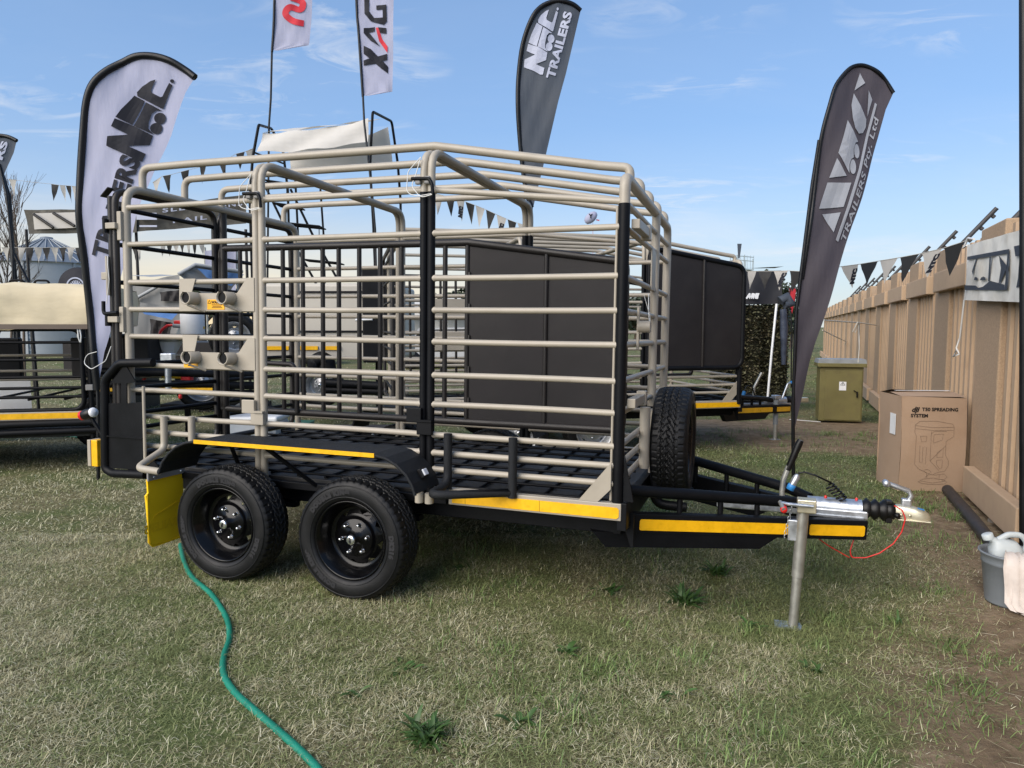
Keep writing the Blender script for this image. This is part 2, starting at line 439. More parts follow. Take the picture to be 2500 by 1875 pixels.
def blades(P, length, width, lean, head, curl):
    """flat bent blades: 5 points each"""
    n_ = len(P)
    d = np.stack([np.cos(head), np.sin(head), np.zeros(n_)], 1)
    sd = np.stack([-np.sin(head), np.cos(head), np.zeros(n_)], 1) * (width / 2)[:, None]
    up = np.array([0, 0, 1.])
    m1 = P + (d * np.sin(lean)[:, None] + up * np.cos(lean)[:, None]) * (length * .55)[:, None]
    l2 = np.clip(lean + curl, 0, 1.62)
    tp = m1 + (d * np.sin(l2)[:, None] + up * np.cos(l2)[:, None]) * (length * .45)[:, None]
    v = np.stack([P - sd, P + sd, m1 - sd * .8, m1 + sd * .8, tp], 1).reshape(-1, 3)
    o = np.arange(n_)[:, None] * 5
    q = np.concatenate([o + 0, o + 1, o + 3, o + 2], 1); t = np.concatenate([o + 2, o + 3, o + 4], 1)
    return v, q, t
def mesh_np(name, v, q, t, m):
    me = bpy.data.meshes.new(name)
    nq, nt_ = len(q), len(t)
    me.vertices.add(len(v)); me.vertices.foreach_set('co', v.astype(np.float32).ravel())
    loops = np.concatenate([q.ravel(), t.ravel()]).astype(np.int32)
    me.loops.add(len(loops)); me.loops.foreach_set('vertex_index', loops)
    me.polygons.add(nq + nt_)
    me.polygons.foreach_set('loop_start', np.concatenate([np.arange(nq) * 4, nq * 4 + np.arange(nt_) * 3]).astype(np.int32))
    me.update(calc_edges=True)
    me.materials.append(m)
    return me
def scatter(n_, y0, y1, half=.78, extra=.4):
    y = np.sqrt(rng.uniform(y0 ** 2, y1 ** 2, n_)); x = rng.uniform(-1, 1, n_) * (half * y + extra)
    return x, y
acc = []
for cnt, y0, y1, ls, ws, lo in ((390000, 2.15, 5.2, 1.0, 1.0, 0), (150000, 5.0, 9.5, 1.25, 1.9, 0), (90000, 9.3, 22, 1.5, 4.0, 0), (26000, 21, 60, 2.2, 11.0, 0)):
    x, y = scatter(cnt, y0, y1)
    keep = rng.uniform(0, 1, cnt) > lawn_dirt(x, y, wob(x, y)) * .96
    x, y = x[keep], y[keep]; k = len(x)
    clump = .5 + .5 * np.sin(x * 9 + 3 * np.sin(y * 7)) * np.sin(y * 8 + 2 * np.sin(x * 6))
    ln = rng.uniform(.016, .052, k) * ls * (.75 + .5 * clump)
    wd = rng.uniform(.0014, .0027, k) * ws
    lean = rng.beta(4.6, 1.3, k) * 1.52
    acc.append((np.stack([x, y, ground_z(x, y) - .004 + rng.uniform(0, .012, k)], 1), ln, wd, lean, rng.uniform(0, 6.283, k), rng.uniform(.1, .9, k)))
# taller green tufts, mostly towards the wall and the hitch
tc_ = [(rng.normal(cx, .05 * s_), rng.normal(cy, .05 * s_)) for cx, cy, s_ in
       [(2.35, 3.35, 1), (2.1, 3.0, 1), (2.0, 2.75, 1), (2.6, 4.3, 1), (1.75, 2.65, 1), (2.95, 5.1, 1.3), (3.05, 5.5, 1.4), (3.35, 6.1, 1.2), (3.3, 6.35, 1.5), (3.5, 5.9, 1), (3.7, 6.2, 1.4), (3.15, 4.95, 1)] for _ in range(2)]
for k in range(150):
    yy = rng.uniform(2.4, 8.5); xx = rng.uniform(-.2, .62) * yy + .2
    tc_.append((xx, yy))
for k in range(60):
    yy = rng.uniform(9.0, 10.6); tc_.append((rng.uniform(.15, .52) * yy, yy))
tp_, tl_ = [], []
for cx, cy in tc_:
    k = int(rng.integers(25, 60)); r_ = rng.uniform(.03, .13)
    tp_.append(np.stack([rng.normal(cx, r_, k), rng.normal(cy, r_, k)], 1)); tl_.append(np.full(k, rng.uniform(.05, .10)))
tp_ = np.concatenate(tp_); tl_ = np.concatenate(tl_); k = len(tp_)
tufts = (np.stack([tp_[:, 0], tp_[:, 1], ground_z(tp_[:, 0], tp_[:, 1]) - .004], 1), tl_ * rng.uniform(.6, 1.3, k), rng.uniform(.0028, .0055, k), rng.uniform(.25, 1.25, k), rng.uniform(0, 6.283, k), rng.uniform(.2, .8, k))
V, Q, T_, o_ = [], [], [], 0
for a in acc:
    v, q, t = blades(*a); V.append(v); Q.append(q + o_); T_.append(t + o_); o_ += len(v)
gme2 = mesh_np('grass', np.concatenate(V), np.concatenate(Q), np.concatenate(T_), m_grass)
grass = tag(bpy.data.objects.new('grass', gme2), 'short half dry trampled lawn grass covering the show ground', 'grass', kind='stuff'); col.objects.link(grass)
m_tuft = grass_mat('green tuft grass', STRAW, (.06, .11, .03), (.20, .28, .09), 1.1)
v, q, t = blades(*tufts)
tg = tag(bpy.data.objects.new('grass_tufts', mesh_np('grass_tufts', v, q, t, m_tuft)), 'taller green grass tufts growing in patches across the lawn', 'grass', kind='stuff'); col.objects.link(tg)
# straw litter on the soil strip
k = 5200
ly = rng.uniform(2.2, 12.5, k); lx = 1.0 + (ly - 2.4) * .58 + rng.uniform(-.3, 2.2, k)
keep = lawn_dirt(lx, ly, wob(lx, ly)) > .25; lx, ly = lx[keep], ly[keep]; k = len(lx)
v, q, t = blades(np.stack([lx, ly, ground_z(lx, ly) + .004], 1), rng.uniform(.03, .12, k), rng.uniform(.002, .004, k), rng.uniform(1.3, 1.6, k), rng.uniform(0, 6.28, k), rng.uniform(-.1, .15, k))
m_straw = grass_mat('straw litter', STRAW, (.10, .10, .05), (.16, .15, .07), -.4)
sl = tag(bpy.data.objects.new('straw_litter', mesh_np('straw_litter', v, q, t, m_straw)), 'dry straw stalks scattered over the bare soil beside the wall', 'straw', kind='stuff'); col.objects.link(sl)

# ------------------------------------------------------------------ precast boundary wall
def wall_mat():
    m = mat('precast sand coloured concrete', (.39, .275, .175), .92, vary=.16, scale=70, bump=.4, bscale=140, dirt=(.27, .185, .125), dirt_amt=.5, detail=10)
    return m
M['wall'] = wall_mat()
M['wall_lt'] = mat('smooth sand coloured concrete', (.44, .315, .205), .88, vary=.04, scale=3, bump=.2, bscale=80, dirt=(.34, .235, .16), dirt_amt=.4, detail=10)
WD = Vector((.39, 1, 0)).normalized(); WN = Vector((WD.y, -WD.x, 0))     # along the wall; away from the lawn
WO = Vector((4.16, 6.42, 0)) - WD * .125 + WN * .13 + WD * .25
WMX = Matrix((WD, WN, Vector((0, 0, 1)))).transposed().to_4x4(); WMX.translation = WO
wall = empty('boundary_wall'); wall.matrix_world = WMX
tag(wall, 'long sand coloured precast concrete wall with ribbed panels and taller posts', 'wall')
MOD = 2.06
# local: x along the wall (away from camera), y<0 towards the lawn
post_p = MB().box((0, 0, 1.20), (.78, .16, 2.44), None, .012).build('wall_post', M['wall'], wall); post_p.location = (-.39, .0, 0)
slab_p = MB().box((0, .0, 1.12), (1.45, .07, 2.26), None, .006).build('wall_slab', M['wall'], wall); slab_p.location = (.70, 0, 0)
rib_p = MB().prism([(-.045, -.07), (-.036, -.105), (.036, -.105), (.045, -.07)], 2.36, Matrix.Translation((0, .045, 1.18))).build('wall_rib', M['wall_lt'], wall)
beam_p = MB().box((0, -.10, 2.05), (1.62, .09, .22), None, .01).build('wall_beam', M['wall_lt'], wall); beam_p.location = (1.04, 0, 0)
base_p = MB().box((0, -.125, .17), (1.62, .09, .25), None, .01).build('wall_beam', M['wall_lt'], wall); base_p.location = (1.04, 0, 0)
first = True
for i in range(-3, 16):
    x0 = i * MOD
    if i != 0:
        copy_to(post_p, wall, (x0 - .39, 0, 0)); copy_to(slab_p, wall, (x0 + .70, 0, 0)); copy_to(beam_p, wall, (x0 + 1.04, 0, 0)); copy_to(base_p, wall, (x0 + 1.04, 0, 0))
    for k in range(6):
        if i > 9 and k % 2: continue
        xx = x0 + .09 + k * .205
        if first: rib_p.location = (xx, 0, 0); first = False
        else: copy_to(rib_p, wall, (xx, 0, 0))
# angled wire brackets on top of the wall
M['bracket'] = mat('rusty black angle iron', (.035, .033, .033), .55, vary=.25, scale=8, bump=.1)
NTH = ['nearest', 'second', 'third', 'fourth', 'fifth', 'sixth', 'seventh', 'eighth', 'ninth', 'tenth', 'eleventh']
for i in range(-1, 10):
    br_ = MB()
    br_.tube([(0, .05, 2.2), (0, .10, 2.45), (0, .46, 2.88)], .032, 4, 0.0)
    for t in (.25, .55, .85):
        p = Vector((0, .10, 2.45)).lerp(Vector((0, .46, 2.88)), t)
        br_.box((p.x, p.y + .022, p.z - .022), (.04, .05, .04), Matrix.Rotation(R(-40), 3, 'X'), .008)
    o = br_.build('wire_bracket', M['bracket'], None)
    o.matrix_world = WMX @ Matrix.Translation((i * MOD - .12 + (1.2 if i == -1 else 0) * 0, 0, 0))
    tag(o, NTH[i + 1] + ' black angled wire bracket on top of the wall, counted from the banner', 'bracket', 'angled wire brackets along the wall top')
# ------------------------------------------------------------------ wheels
def tri(t): return abs((t % 1.0) - 0.5) * 4 - 1
def tyre_mesh(RO=0.352, W=0.23, NA=240):
    """tread blocks cut as real relief; axis along local Y, outer face at -W/2"""
    hw = W / 2
    prof = [(0.226, -hw + .040), (0.230, -hw + .022), (0.240, -hw + .010), (0.262, -hw + .002), (0.288, -hw), (0.312, -hw + .004), (0.330, -hw + .012), (0.338, -hw + .019)]
    M_ = 46
    tread = [(-1 + 2 * k / (M_ - 1)) for k in range(M_)]
    rows = [(r, y, 0, 0) for r, y in prof] + [(None, u * (hw - .022), u, 1) for u in tread] + [(r, -y, 0, 0) for r, y in reversed(prof)]
    vs_, fs, sm = [], [], []
    for r, y, u, t in rows:
        for k in range(NA):
            a = k / NA
            if t:
                rad = RO - 0.011 * abs(u) ** 3
                g = 0
                for c, ph in ((-.42, 0.0), (0.0, .5), (.42, 0.0)):
                    if abs(u - c - .07 * tri(a * 48 + ph)) < .045: g = 1
                if abs(u) > .66 and k % 5 == 0: g = .8
                if .10 < abs(u) < .34 and k % 5 == int(abs(u) * 14) % 5: g = max(g, .5)
                if .48 < abs(u) < .62 and k % 5 == 2: g = max(g, .45)
                rad -= 0.0075 * g
            else:
                rad = r
                if r > .337 and k % 5 == 0: rad -= 0.005
            th = 2 * math.pi * a
            vs_.append((rad * math.cos(th), y, rad * math.sin(th)))
    for i in range(len(rows) - 1):
        for k in range(NA): fs.append((i * NA + k, i * NA + (k + 1) % NA, (i + 1) * NA + (k + 1) % NA, (i + 1) * NA + k)); sm.append(not (rows[i][3] and rows[i + 1][3]))
    return vs_, fs, sm
YAX = Matrix.Rotation(R(90), 4, 'X')       # lathe axis Z -> -Y
def arc_letters(s, size, rad, start, m, parent, y):
    return lettering(s, m, parent, lambda u, v: ((rad + v) * math.cos(start - u / rad), y, (rad + v) * math.sin(start - u / rad)), size, 0.004, space=1.25)
def make_wheel(rim_mat, fancy=True):
    """wheel with its axis along local Y, outer face towards -Y"""
    w = empty('wheel')
    v, f, sm = tyre_mesh()
    ty = MB().add(v, f, True); ty.s = sm
    for rr_ in (.318, .252):
        ty.lathe([(rr_ - .003, .1125 if rr_ > .3 else .1105), (rr_, .1165 if rr_ > .3 else .1145), (rr_ + .003, .1125 if rr_ > .3 else .1105)], 72, YAX)
    ty.build('tyre', M['tyre'], w)
    r = MB()
    def P(l): return [(a, -b) for a, b in l]     # (radius, y) -> lathe height
    r.lathe(P([(.224, -.080), (.229, -.094), (.224, -.099), (.217, -.094), (.212, -.080), (.204, -.073), (.200, -.052), (.190, -.044), (.184, -.006), (.172, .004), (.158, .006)]), 48, YAX)
    for k in range(8):
        a0 = 2 * math.pi * k / 8
        def q(rad, da, y): return (rad * math.cos(a0 + R(da)), y, rad * math.sin(a0 + R(da)))
        r.add([q(.134, -22.5, -.012), q(.134, -11, -.012), q(.137, 0, -.011), q(.160, -10, .004), q(.160, -22.5, .004)], [(0, 1, 2, 3, 4)])
        r.add([q(.134, 22.5, -.012), q(.134, 11, -.012), q(.137, 0, -.011), q(.160, 10, .004), q(.160, 22.5, .004)], [(4, 3, 2, 1, 0)])
    r.lathe(P([(.1365, -.0115), (.126, -.016), (.119, -.022), (.114, -.034), (.106, -.041), (.056, -.040), (.05, -.048), (.036, -.052), (.034, -.080), (.028, -.084)]), 40, YAX)
    r.lathe(P([(.195, .02), (.17, .06), (.17, .1), (.2, .1)]), 32, YAX)
    r.build('rim', rim_mat, w)
    MB().lathe(P([(.0001, -.092), (.020, -.092), (.0275, -.089), (.028, -.082)]), 28, YAX).build('hub_cap', M['chrome'], w)
    pr = MB()
    for d in (-.011, -.004, .003, .010):
        pr.box((0, -.0928, d), (.03 - abs(d), .0012, .0022), Matrix.Rotation(R(45), 3, 'Y'))
    pr.build('cap_print', M['ink'], w)
    nut = None
    for k in range(6):
        a = 2 * math.pi * k / 6 + .35
        loc = (.086 * math.cos(a), -.041, .086 * math.sin(a))
        if nut is None:
            nut = MB().lathe(P([(.0001, -.026), (.006, -.026), (.0095, -.021), (.0105, -.004), (.014, 0.0)]), 6, YAX).build('lug_nut', M['chrome'], w)
            nut.location = loc
        else: copy_to(nut, w, loc)
    if fancy:
        arc_letters('DOUBLE KING', .036, .268, R(160), M['tyre_text'], w, -.1165)
        arc_letters('DK216', .036, .268, R(25), M['tyre_text'], w, -.1165)
        arc_letters('DOUBLE KING', .034, .268, R(-95), M['tyre_text'], w, -.1165)
    return w

# ------------------------------------------------------------------ cage trailer
W_ = 1.86
RAIL_Z = [1.785, 1.542, 1.290, 1.109, 0.929, 0.737, 0.568, 0.392, 0.287, 0.190]
def cage(root, xs, front_drop=0.115, cover_paint=None):
    """hoops, posts, rails and roof tubes common to the livestock trailers"""
    xA, xB, xC, xD = xs
    be, bl = M['beige'], M['black']
    for x, z in ((xA, 1.92), (xB - .022, 2.01), (xB + .022, 2.01)):
        tube('hoop', [(x, 0, .05), (x, 0, z), (x, W_, z), (x, W_, .05)], .0225 if x != xA else .027, be, root, 12, .12)
    for s in (-.023, .023):
        x = xC + s
        tube('hoop', [(x, 0, 1.70), (x, 0, 2.01), (x, W_, 2.01), (x, W_, 1.70)], .0225, be, root, 12, .12)
        for y in (0, W_): tube('post', [(x, y, .02), (x, y, 1.775)], .0235, bl, root, 12)
    tube('hoop', [(xD, 0, 1.63), (xD, 0, 1.80), (xD, W_, 1.80), (xD, W_, 1.63)], .029, be, root, 12, .10)
    tube('post', [(xD, 0, .09), (xD, 0, 1.66)], .0305, bl, root, 12)
    tube('post', [(xD, W_, .09), (xD, W_, 1.66)], .0305, be, root, 12)
    bays = [(xA, xB - .022), (xB + .022, xC - .023), (xC + .023, xD)]
    for side, y in ((0, 0.0), (1, W_)):
        for i, z in enumerate(RAIL_Z):
            for a, b in bays:
                za = zb = z
                if i == 0 and b == xD: zb = z - front_drop
                sag = random.uniform(-.005, .005)
                rail_ = Vector((a + .004, y, za)), Vector((b - .004, y, zb))
                PT = [rail_[0].lerp(rail_[1], t_) + Vector((0, sag, sag * .6)) * math.sin(math.pi * t_) for t_ in (0, .014, .022, .03, .25, .5, .75, .97, .978, .986, 1)]
                tube('rail', PT, [.0172, .0205, .0198, .0172, .0172, .0171, .0172, .0172, .0198, .0205, .0172], be, root, 10)
    for y in (.14, .52, .90, 1.28, 1.68):
        tube('roof_tube', [(xA, y, 1.93), (xA, y, 2.075), (xA + .4, y, 2.078), (xC - .02, y, 2.066), (xD - .16, y, 1.893), (xD, y, 1.872), (xD, y, 1.80)], .0245, be, root, 12, .11)
    # front face
    for i, z in enumerate(RAIL_Z):
        if i == 0: z -= front_drop
        tube('front_rail', [(xD, .02, z), (xD, W_ - .02, z)], .0172, be, root, 10)
    tube('front_post', [(xD + .005, 1.17, .50), (xD + .005, 1.17, 1.79)], .0285, be, root, 12)

def sill(root, xs):
    xA, xB, xC, xD = xs
    be, bl = M['beige'], M['black']
    for y, s in ((-.012, -1), (W_ + .012, 1)):
        xs0 = xC + .16
        box('sill', ((xs0 + xD) / 2 + .012, y, .046), (xD - xs0 + .03, .05, .092), be, root)
        box('sill', ((xA + xs0) / 2 - .02, y + s * -.006, .018), (xs0 - xA - .005, .045, .045), bl, root)
        st = MB().prism([(xs0 + .02, .012), (xD + .005, .012), (xD + .016, .022), (xD + .016, .062), (xD + .005, .072), (xs0 + .02, .072)], .004, XZ(y + s * .028)).build('reflective_tape', M['tape'], root)
        for t in (-.42, -.86): MB().box((xD + t, y + s * .0305, .042), (.0015, .001, .06)).build('tape_joint', M['ink'], root)
    box('front_sill', (xD + .03, W_ / 2, .02), (.05, W_ + .06, .15), bl, root)
    fl = box('floor', ((xA + xD) / 2, W_ / 2, .045), (xD - xA - .02, W_ - .05, .03), M['floor'], root)
    x = xA + .1
    while x < xD - .05:
        MB().tube([(x, .05, .070), (x, W_ - .05, .070)], .0085, 6).build('floor_bar', M['black'], fl); x += .2
    for k in range(9):
        y = .06 + k * (W_ - .12) / 8
        MB().tube([(xA + .04, y, .084), (xD - .05, y, .084)], .0085, 6).build('floor_bar', M['black'], fl)
    for y in (.16, W_ - .16): box('chassis_beam', ((xA + xD) / 2, y, -.045), (xD - xA, .07, .145), bl, root)
    for k in range(5): box('cross_member', (xA + .2 + k * (xD - xA - .4) / 4, W_ / 2, -.02), (.06, W_ - .42, .08), bl, root)

def drawbar(root, xD=0.0, main=True):
    bl = M['black']
    mid = W_ / 2
    for s in (-1, 1):
        y0, y1 = mid + s * (mid - .19), mid + s * .075
        d = Vector((1.31 - .02, y1 - y0, -.08)); ln = d.length; ux = d.normalized()
        uy = Vector((0, 0, 1)).cross(ux).normalized(); uz = ux.cross(uy)
        FM = Matrix((ux, uy, uz)).transposed().to_4x4(); FM.translation = Vector((xD + .02, y0, -.062))
        bm_ = MB().box((ln / 2, 0, 0), (ln, .065, .115), None, .006); bm_.v = [tuple(FM @ Vector(v)) for v in bm_.v]
        bm_.build('drawbar_beam', bl, root)
        kl = MB().prism([(-.20, -.05), (-.12, -.135), (.79, -.125), (.9, -.05)], .06, XZ(0)); kl.v = [tuple(FM @ Vector(v)) for v in kl.v]
        kl.build('keel_plate', bl, root)
        for a, b in ((.065, .965), (1.085, 1.47)):
            if b > ln: b = ln - .02
            sp = MB().prism([(a, -.028), (a + .008, -.034), (b - .008, -.034), (b, -.026), (b, .02), (b - .008, .028), (a + .008, .028), (a, .02)], .004, XZ(s * .0345)); sp.v = [tuple(FM @ Vector(v)) for v in sp.v]
            sp.build('reflective_tape', M['tape'], root)
        ya, yb = mid + s * (mid - .21), mid + s * .20
        tube('drawbar_rail', [(xD + .03, ya, .115), (xD + .90, yb, .012), (xD + 1.02, mid + s * .10, -.02)], .033, bl, root, 12, .12)
        for t in (.30, .55, .78):
            p = Vector((xD + .03, ya, .115)).lerp(Vector((xD + .90, yb, .012)), t)
            tube('drawbar_strut', [(p.x, p.y, p.z), (p.x, p.y - s * .0, -.06 - .05 * t)], .017, bl, root, 8)
    gp = MB().prism([(0, .0), (.06, -.17), (.075, -.17), (.075, .02)], .012, XZ(.10)); gp.build('corner_gusset', bl, root)

def fender(root, cx, wheel_gap, side):
    """flat-topped tandem mudguard; side=-1 is the near side"""
    y0, y1 = (-.315, -.015) if side < 0 else (W_ + .315, W_ + .015)
    pf = [(-2.795, .095), (-2.765, .165), (-2.715, .222), (-2.655, .268), (-2.585, .298), (-2.50, .314), (-1.29, .314), (-1.215, .300), (-1.15, .268), (-1.09, .218), (-1.055, .165), (-1.035, .110)]
    pf = [(x + cx + 1.905, z) for x, z in pf]
    b = MB(); t = .012
    inner = [(x, z - t) if abs(x - cx) < .72 else (x + (t if x < cx else -t), z - t * .4) for x, z in pf]
    n = len(pf)
    vs_ = [(x, y, z) for y in (y0, y1) for x, z in pf] + [(x, y, z) for y in (y0, y1) for x, z in inner]
    fs = []
    for i in range(n - 1):
        fs += [(i, i + 1, n + i + 1, n + i), (2 * n + i, 3 * n + i, 3 * n + i + 1, 2 * n + i + 1), (i, 2 * n + i, 2 * n + i + 1, i + 1), (n + i, n + i + 1, 3 * n + i + 1, 3 * n + i)]
    fs += [(0, n, 3 * n, 2 * n), (n - 1, 3 * n - 1, 4 * n - 1, 2 * n - 1)]
    b.add(vs_, fs)
    o = b.build('mudguard', M['liner'], root)
    s = -1 if side < 0 else 1
    lip = MB().tube([(x, y0 + s * .003, z - .006) for x, z in pf], .009, 6).build('mudguard_lip', M['liner'], o)
    MB().box((cx + .01, y0 + s * .0135, .3075), (1.23, .003, .024)).build('reflective_tape', M['tape'], o)
    return o

proto_wheel = make_wheel(M['rim'])
def put_wheel(root, loc, rot=(0, 0, 0), proto=None):
    global used
    src = proto or proto_wheel
    if src.get('used'): w = copy_tree(src, root)
    else: w = src; w['used'] = 1; w.parent = root
    w.location, w.rotation_euler = loc, rot
    return w

# ================================================================== main trailer
TR = empty('livestock_trailer')
yaw, pit, rol = R(19.0), R(.559), R(-.695)
c, s = math.cos(yaw), math.sin(yaw)
X0, Y0, Z0 = Vector((c, -s, 0)), Vector((s, c, 0)), Vector((0, 0, 1))
X2 = X0 * math.cos(pit) - Z0 * math.sin(pit); Z2 = Z0 * math.cos(pit) + X0 * math.sin(pit)
Y3 = Y0 * math.cos(rol) + Z2 * math.sin(rol); Z3 = Z2 * math.cos(rol) - Y0 * math.sin(rol)
TMX = Matrix((X2, Y3, Z3)).transposed().to_4x4(); TMX.translation = Vector((0.5603, 3.72, 0.5248))
TR.matrix_world = TMX
tag(TR, 'beige and black tube cage livestock trailer standing nearest, with yellow mudflap', 'trailer')
XS = (-3.345, -2.279, -1.122, 0.0)
be, bl, br = M['beige'], M['black'], M['brown']
cage(TR, XS); sill(TR, XS); drawbar(TR)
for cx_ in (-2.352, -1.464):
    put_wheel(TR, (cx_, -.187, -.199), (0, R(random.uniform(0, 40)), 0))
    put_wheel(TR, (cx_, W_ + .187, -.199), (0, 0, R(180)))
    tube('axle', [(cx_, -.08, -.192), (cx_, W_ + .08, -.192)], .035, bl, TR, 10)
    for y in (.12, W_ - .12): MB().box((cx_, y, -.14), (.5, .06, .03)).build('leaf_spring', bl, TR)
fender(TR, -1.905, .888, -1); fender(TR, -1.905, .888, 1)
tube('mudguard_stay', [(-2.02, -.28, .29), (-1.86, -.02, .03)], .014, bl, TR, 8)
tube('mudguard_stay', [(-2.45, -.10, .295), (-2.45, .02, .05)], .014, bl, TR, 8)
# steps and guards at both ends of the mudguard
g = [(-3.02, -.045, .405), (-3.02, -.045, .185), (-2.99, -.30, .105), (-2.80, -.305, .098)]
tube('step_guard', g, .0225, be, TR, 12, .07)
tube('step_guard', [(-2.79, -.045, .415), (-2.79, -.045, .23)], .0225, be, TR, 12)
tube('step_loop', [(-.965, -.05, .41), (-.965, -.05, .115), (-.985, -.30, .105), (-.58, -.05, .105), (-.575, -.05, .12)], .0235, M['liner'], TR, 12, .09)
tube('step_post', [(-.575, -.05, .41), (-.575, -.05, .075)], .0245, M['liner'], TR, 12)
tube('step_post', [(-.965, -.05, .41), (-.965, -.05, .095)], .0245, M['liner'], TR, 12)
for x in (-1.06, -1.00): tube('guard_foot', [(x, -.22, .10), (x, -.22, .045)], .024, be, TR, 10)
rf = box('marker_lamp', (-1.062, -.17, .20), (.022, .07, .055), M['rubber'], TR, Matrix.Rotation(R(-30), 3, 'Y'))
box('lens', (-1.048, -.17, .207), (.012, .045, .038), M['lens'], rf, Matrix.Rotation(R(-30), 3, 'Y'))
# mudflap
fp = [(-.31, .04), (-.02, .04), (-.02, -.40), (-.27, -.40), (-.30, -.37), (-.32, -.10), (-.325, -.06), (-.305, -.045)]
YZ = Matrix(((0, 0, 1, -2.90), (1, 0, 0, 0), (0, 1, 0, 0), (0, 0, 0, 1)))
fl_ = MB().prism(fp, .012, YZ).build('mudflap', M['flap'], TR)
rimf = MB().tube([(-2.8935, a, b) for a, b in [(-.315, -.05), (-.312, -.36), (-.285, -.392), (-.03, -.392)]], .006, 6).build('flap_edge', M['flap'], fl_)
lettering('TRAILERS', M['flap_print'], fl_, lambda u, v: (-2.8925, -.03 - u, -.30 + v), .075, .003)
for pts in ([(-.27, -.20), (-.05, -.14), (-.05, -.155), (-.27, -.215)],):
    MB().prism(pts, .002, Matrix(((0, 0, 1, -2.893), (1, 0, 0, 0), (0, 1, 0, 0), (0, 0, 0, 1)))).build('flap_print', M['flap_print'], fl_)
MB().box((-2.888, -.165, .062), (.012, .30, .06)).build('flap_holder', M['holder'], fl_)
for y in (-.27, -.05): MB().lathe([(.0001, .006), (.007, .005), (.008, 0)], 8, Matrix.Translation((-2.882, y, .05)) @ Matrix.Rotation(R(90), 4, 'Y')).build('bolt', M['galv'], fl_)
# rear corner lamp guard
gd = tube('lamp_guard', [(-3.10, -.045, .756), (-3.36, -.07, .748), (-3.495, -.07, .63), (-3.512, -.07, .02), (-3.45, -.07, -.006), (-3.16, -.07, .006)], .029, bl, TR, 12, .10)
MB().prism([(-3.315, .741), (-3.225, .624), (-3.305, .613), (-3.308, .480), (-3.170, .495), (-3.160, .036), (-3.50, .026), (-3.49, .470), (-3.358, .478), (-3.354, .611), (-3.446, .612)], .008, XZ(-.066)).build('guard_plate', bl, gd)
MB().box((-3.325, -.074, .25), (.31, .02, .008)).build('plate_fold', bl, gd)
tube('plate_rail', [(-3.158, -.072, .02), (-3.158, -.072, .60)], .011, be, TR, 8)
MB().prism([(-3.15, .16), (-3.04, .05), (-3.15, .04)], .01, XZ(-.06)).build('guard_gusset', bl, TR)
box('reflector', (-3.635, -.02, .115), (.055, .06, .185), M['tape'], TR)
box('reflector_back', (-3.678, -.01, .115), (.03, .09, .185), be, TR)
lp = tube('lamp_arm', [(-3.56, -.03, .22), (-3.64, -.04, .33), (-3.66, -.045, .37)], .014, bl, TR, 8)
MB().lathe([(.0001, -.06), (.028, -.058), (.036, -.04), (.036, .03), (.030, .036)], 16, Matrix.Translation((-3.67, -.05, .39)) @ Matrix.Rotation(R(75), 4, 'Y')).build('lamp_body', M['rubber'], lp)
MB().lathe([(.033, .03), (.034, .045), (.026, .058), (.0001, .062)], 16, Matrix.Translation((-3.67, -.05, .39)) @ Matrix.Rotation(R(75), 4, 'Y')).build('lamp_lens', M['lens'], lp)
MB().lathe([(.033, -.05), (.034, -.07), (.02, -.085), (.0001, -.087)], 16, Matrix.Translation((-3.67, -.05, .39)) @ Matrix.Rotation(R(75), 4, 'Y')).build('lamp_lens', M['red'], lp)
# rear double gate
for y0, y1 in ((-.02, .90), (.955, W_ + .02)):
    gt = tube('rear_gate', [(-3.42, y0, .10), (-3.42, y0, 1.90), (-3.42, y1, 1.90), (-3.42, y1, .10), (-3.42, y0, .10)], .0235, br, TR, 10, .09)
    for z in RAIL_Z[:9]: MB().tube([(-3.42, y0, z), (-3.42, y1, z)], .016, 8).build('gate_bar', bl, gt)
tube('rear_post', [(-3.45, -.028, .03), (-3.45, -.028, 1.86)], .02, br, TR, 10, .1)
for z, h_ in ((1.66, .19), (1.04, .17)):
    hb = box('hinge', (-3.36, -.035, z), (.035, .03, h_), be, TR)
    MB().box((-3.415, -.055, z), (.09, .035, .04), None, .004).build('hinge_strap', be, hb)
    MB().tube([(-3.465, -.06, z - .045), (-3.465, -.06, z + .045)], .018, 10).build('hinge_pin', bl, hb)
box('gate_plate', (-3.47, -.035, 1.885), (.09, .05, .01), br, TR, Matrix.Rotation(R(-40), 3, 'Y'))
box('latch_block', (-3.48, -.05, 1.33), (.06, .03, .05), be, TR)
tube('latch_lever', [(-3.46, -.06, 1.46), (-3.45, -.065, 1.33), (-3.455, -.06, 1.20)], .012, be, TR, 8, .03)
tube('latch_pin', [(-3.50, -.06, 1.16), (-3.49, -.07, 1.075), (-3.36, -.075, 1.085)], .013, bl, TR, 8, .03)
def wire(pts, r=.0026, par=TR): return tube('safety_wire', pts, r, M['wire'], par, 6, .05)
wire([(-3.44, -.07, 1.46), (-3.42, -.09, 1.40), (-3.41, -.09, 1.30), (-3.44, -.08, 1.20), (-3.45, -.08, 1.14)])
wire([(-3.42, -.08, .86), (-3.45, -.10, .76), (-3.58, -.10, .70), (-3.66, -.09, .74), (-3.64, -.08, .80), (-3.56, -.07, .82)])
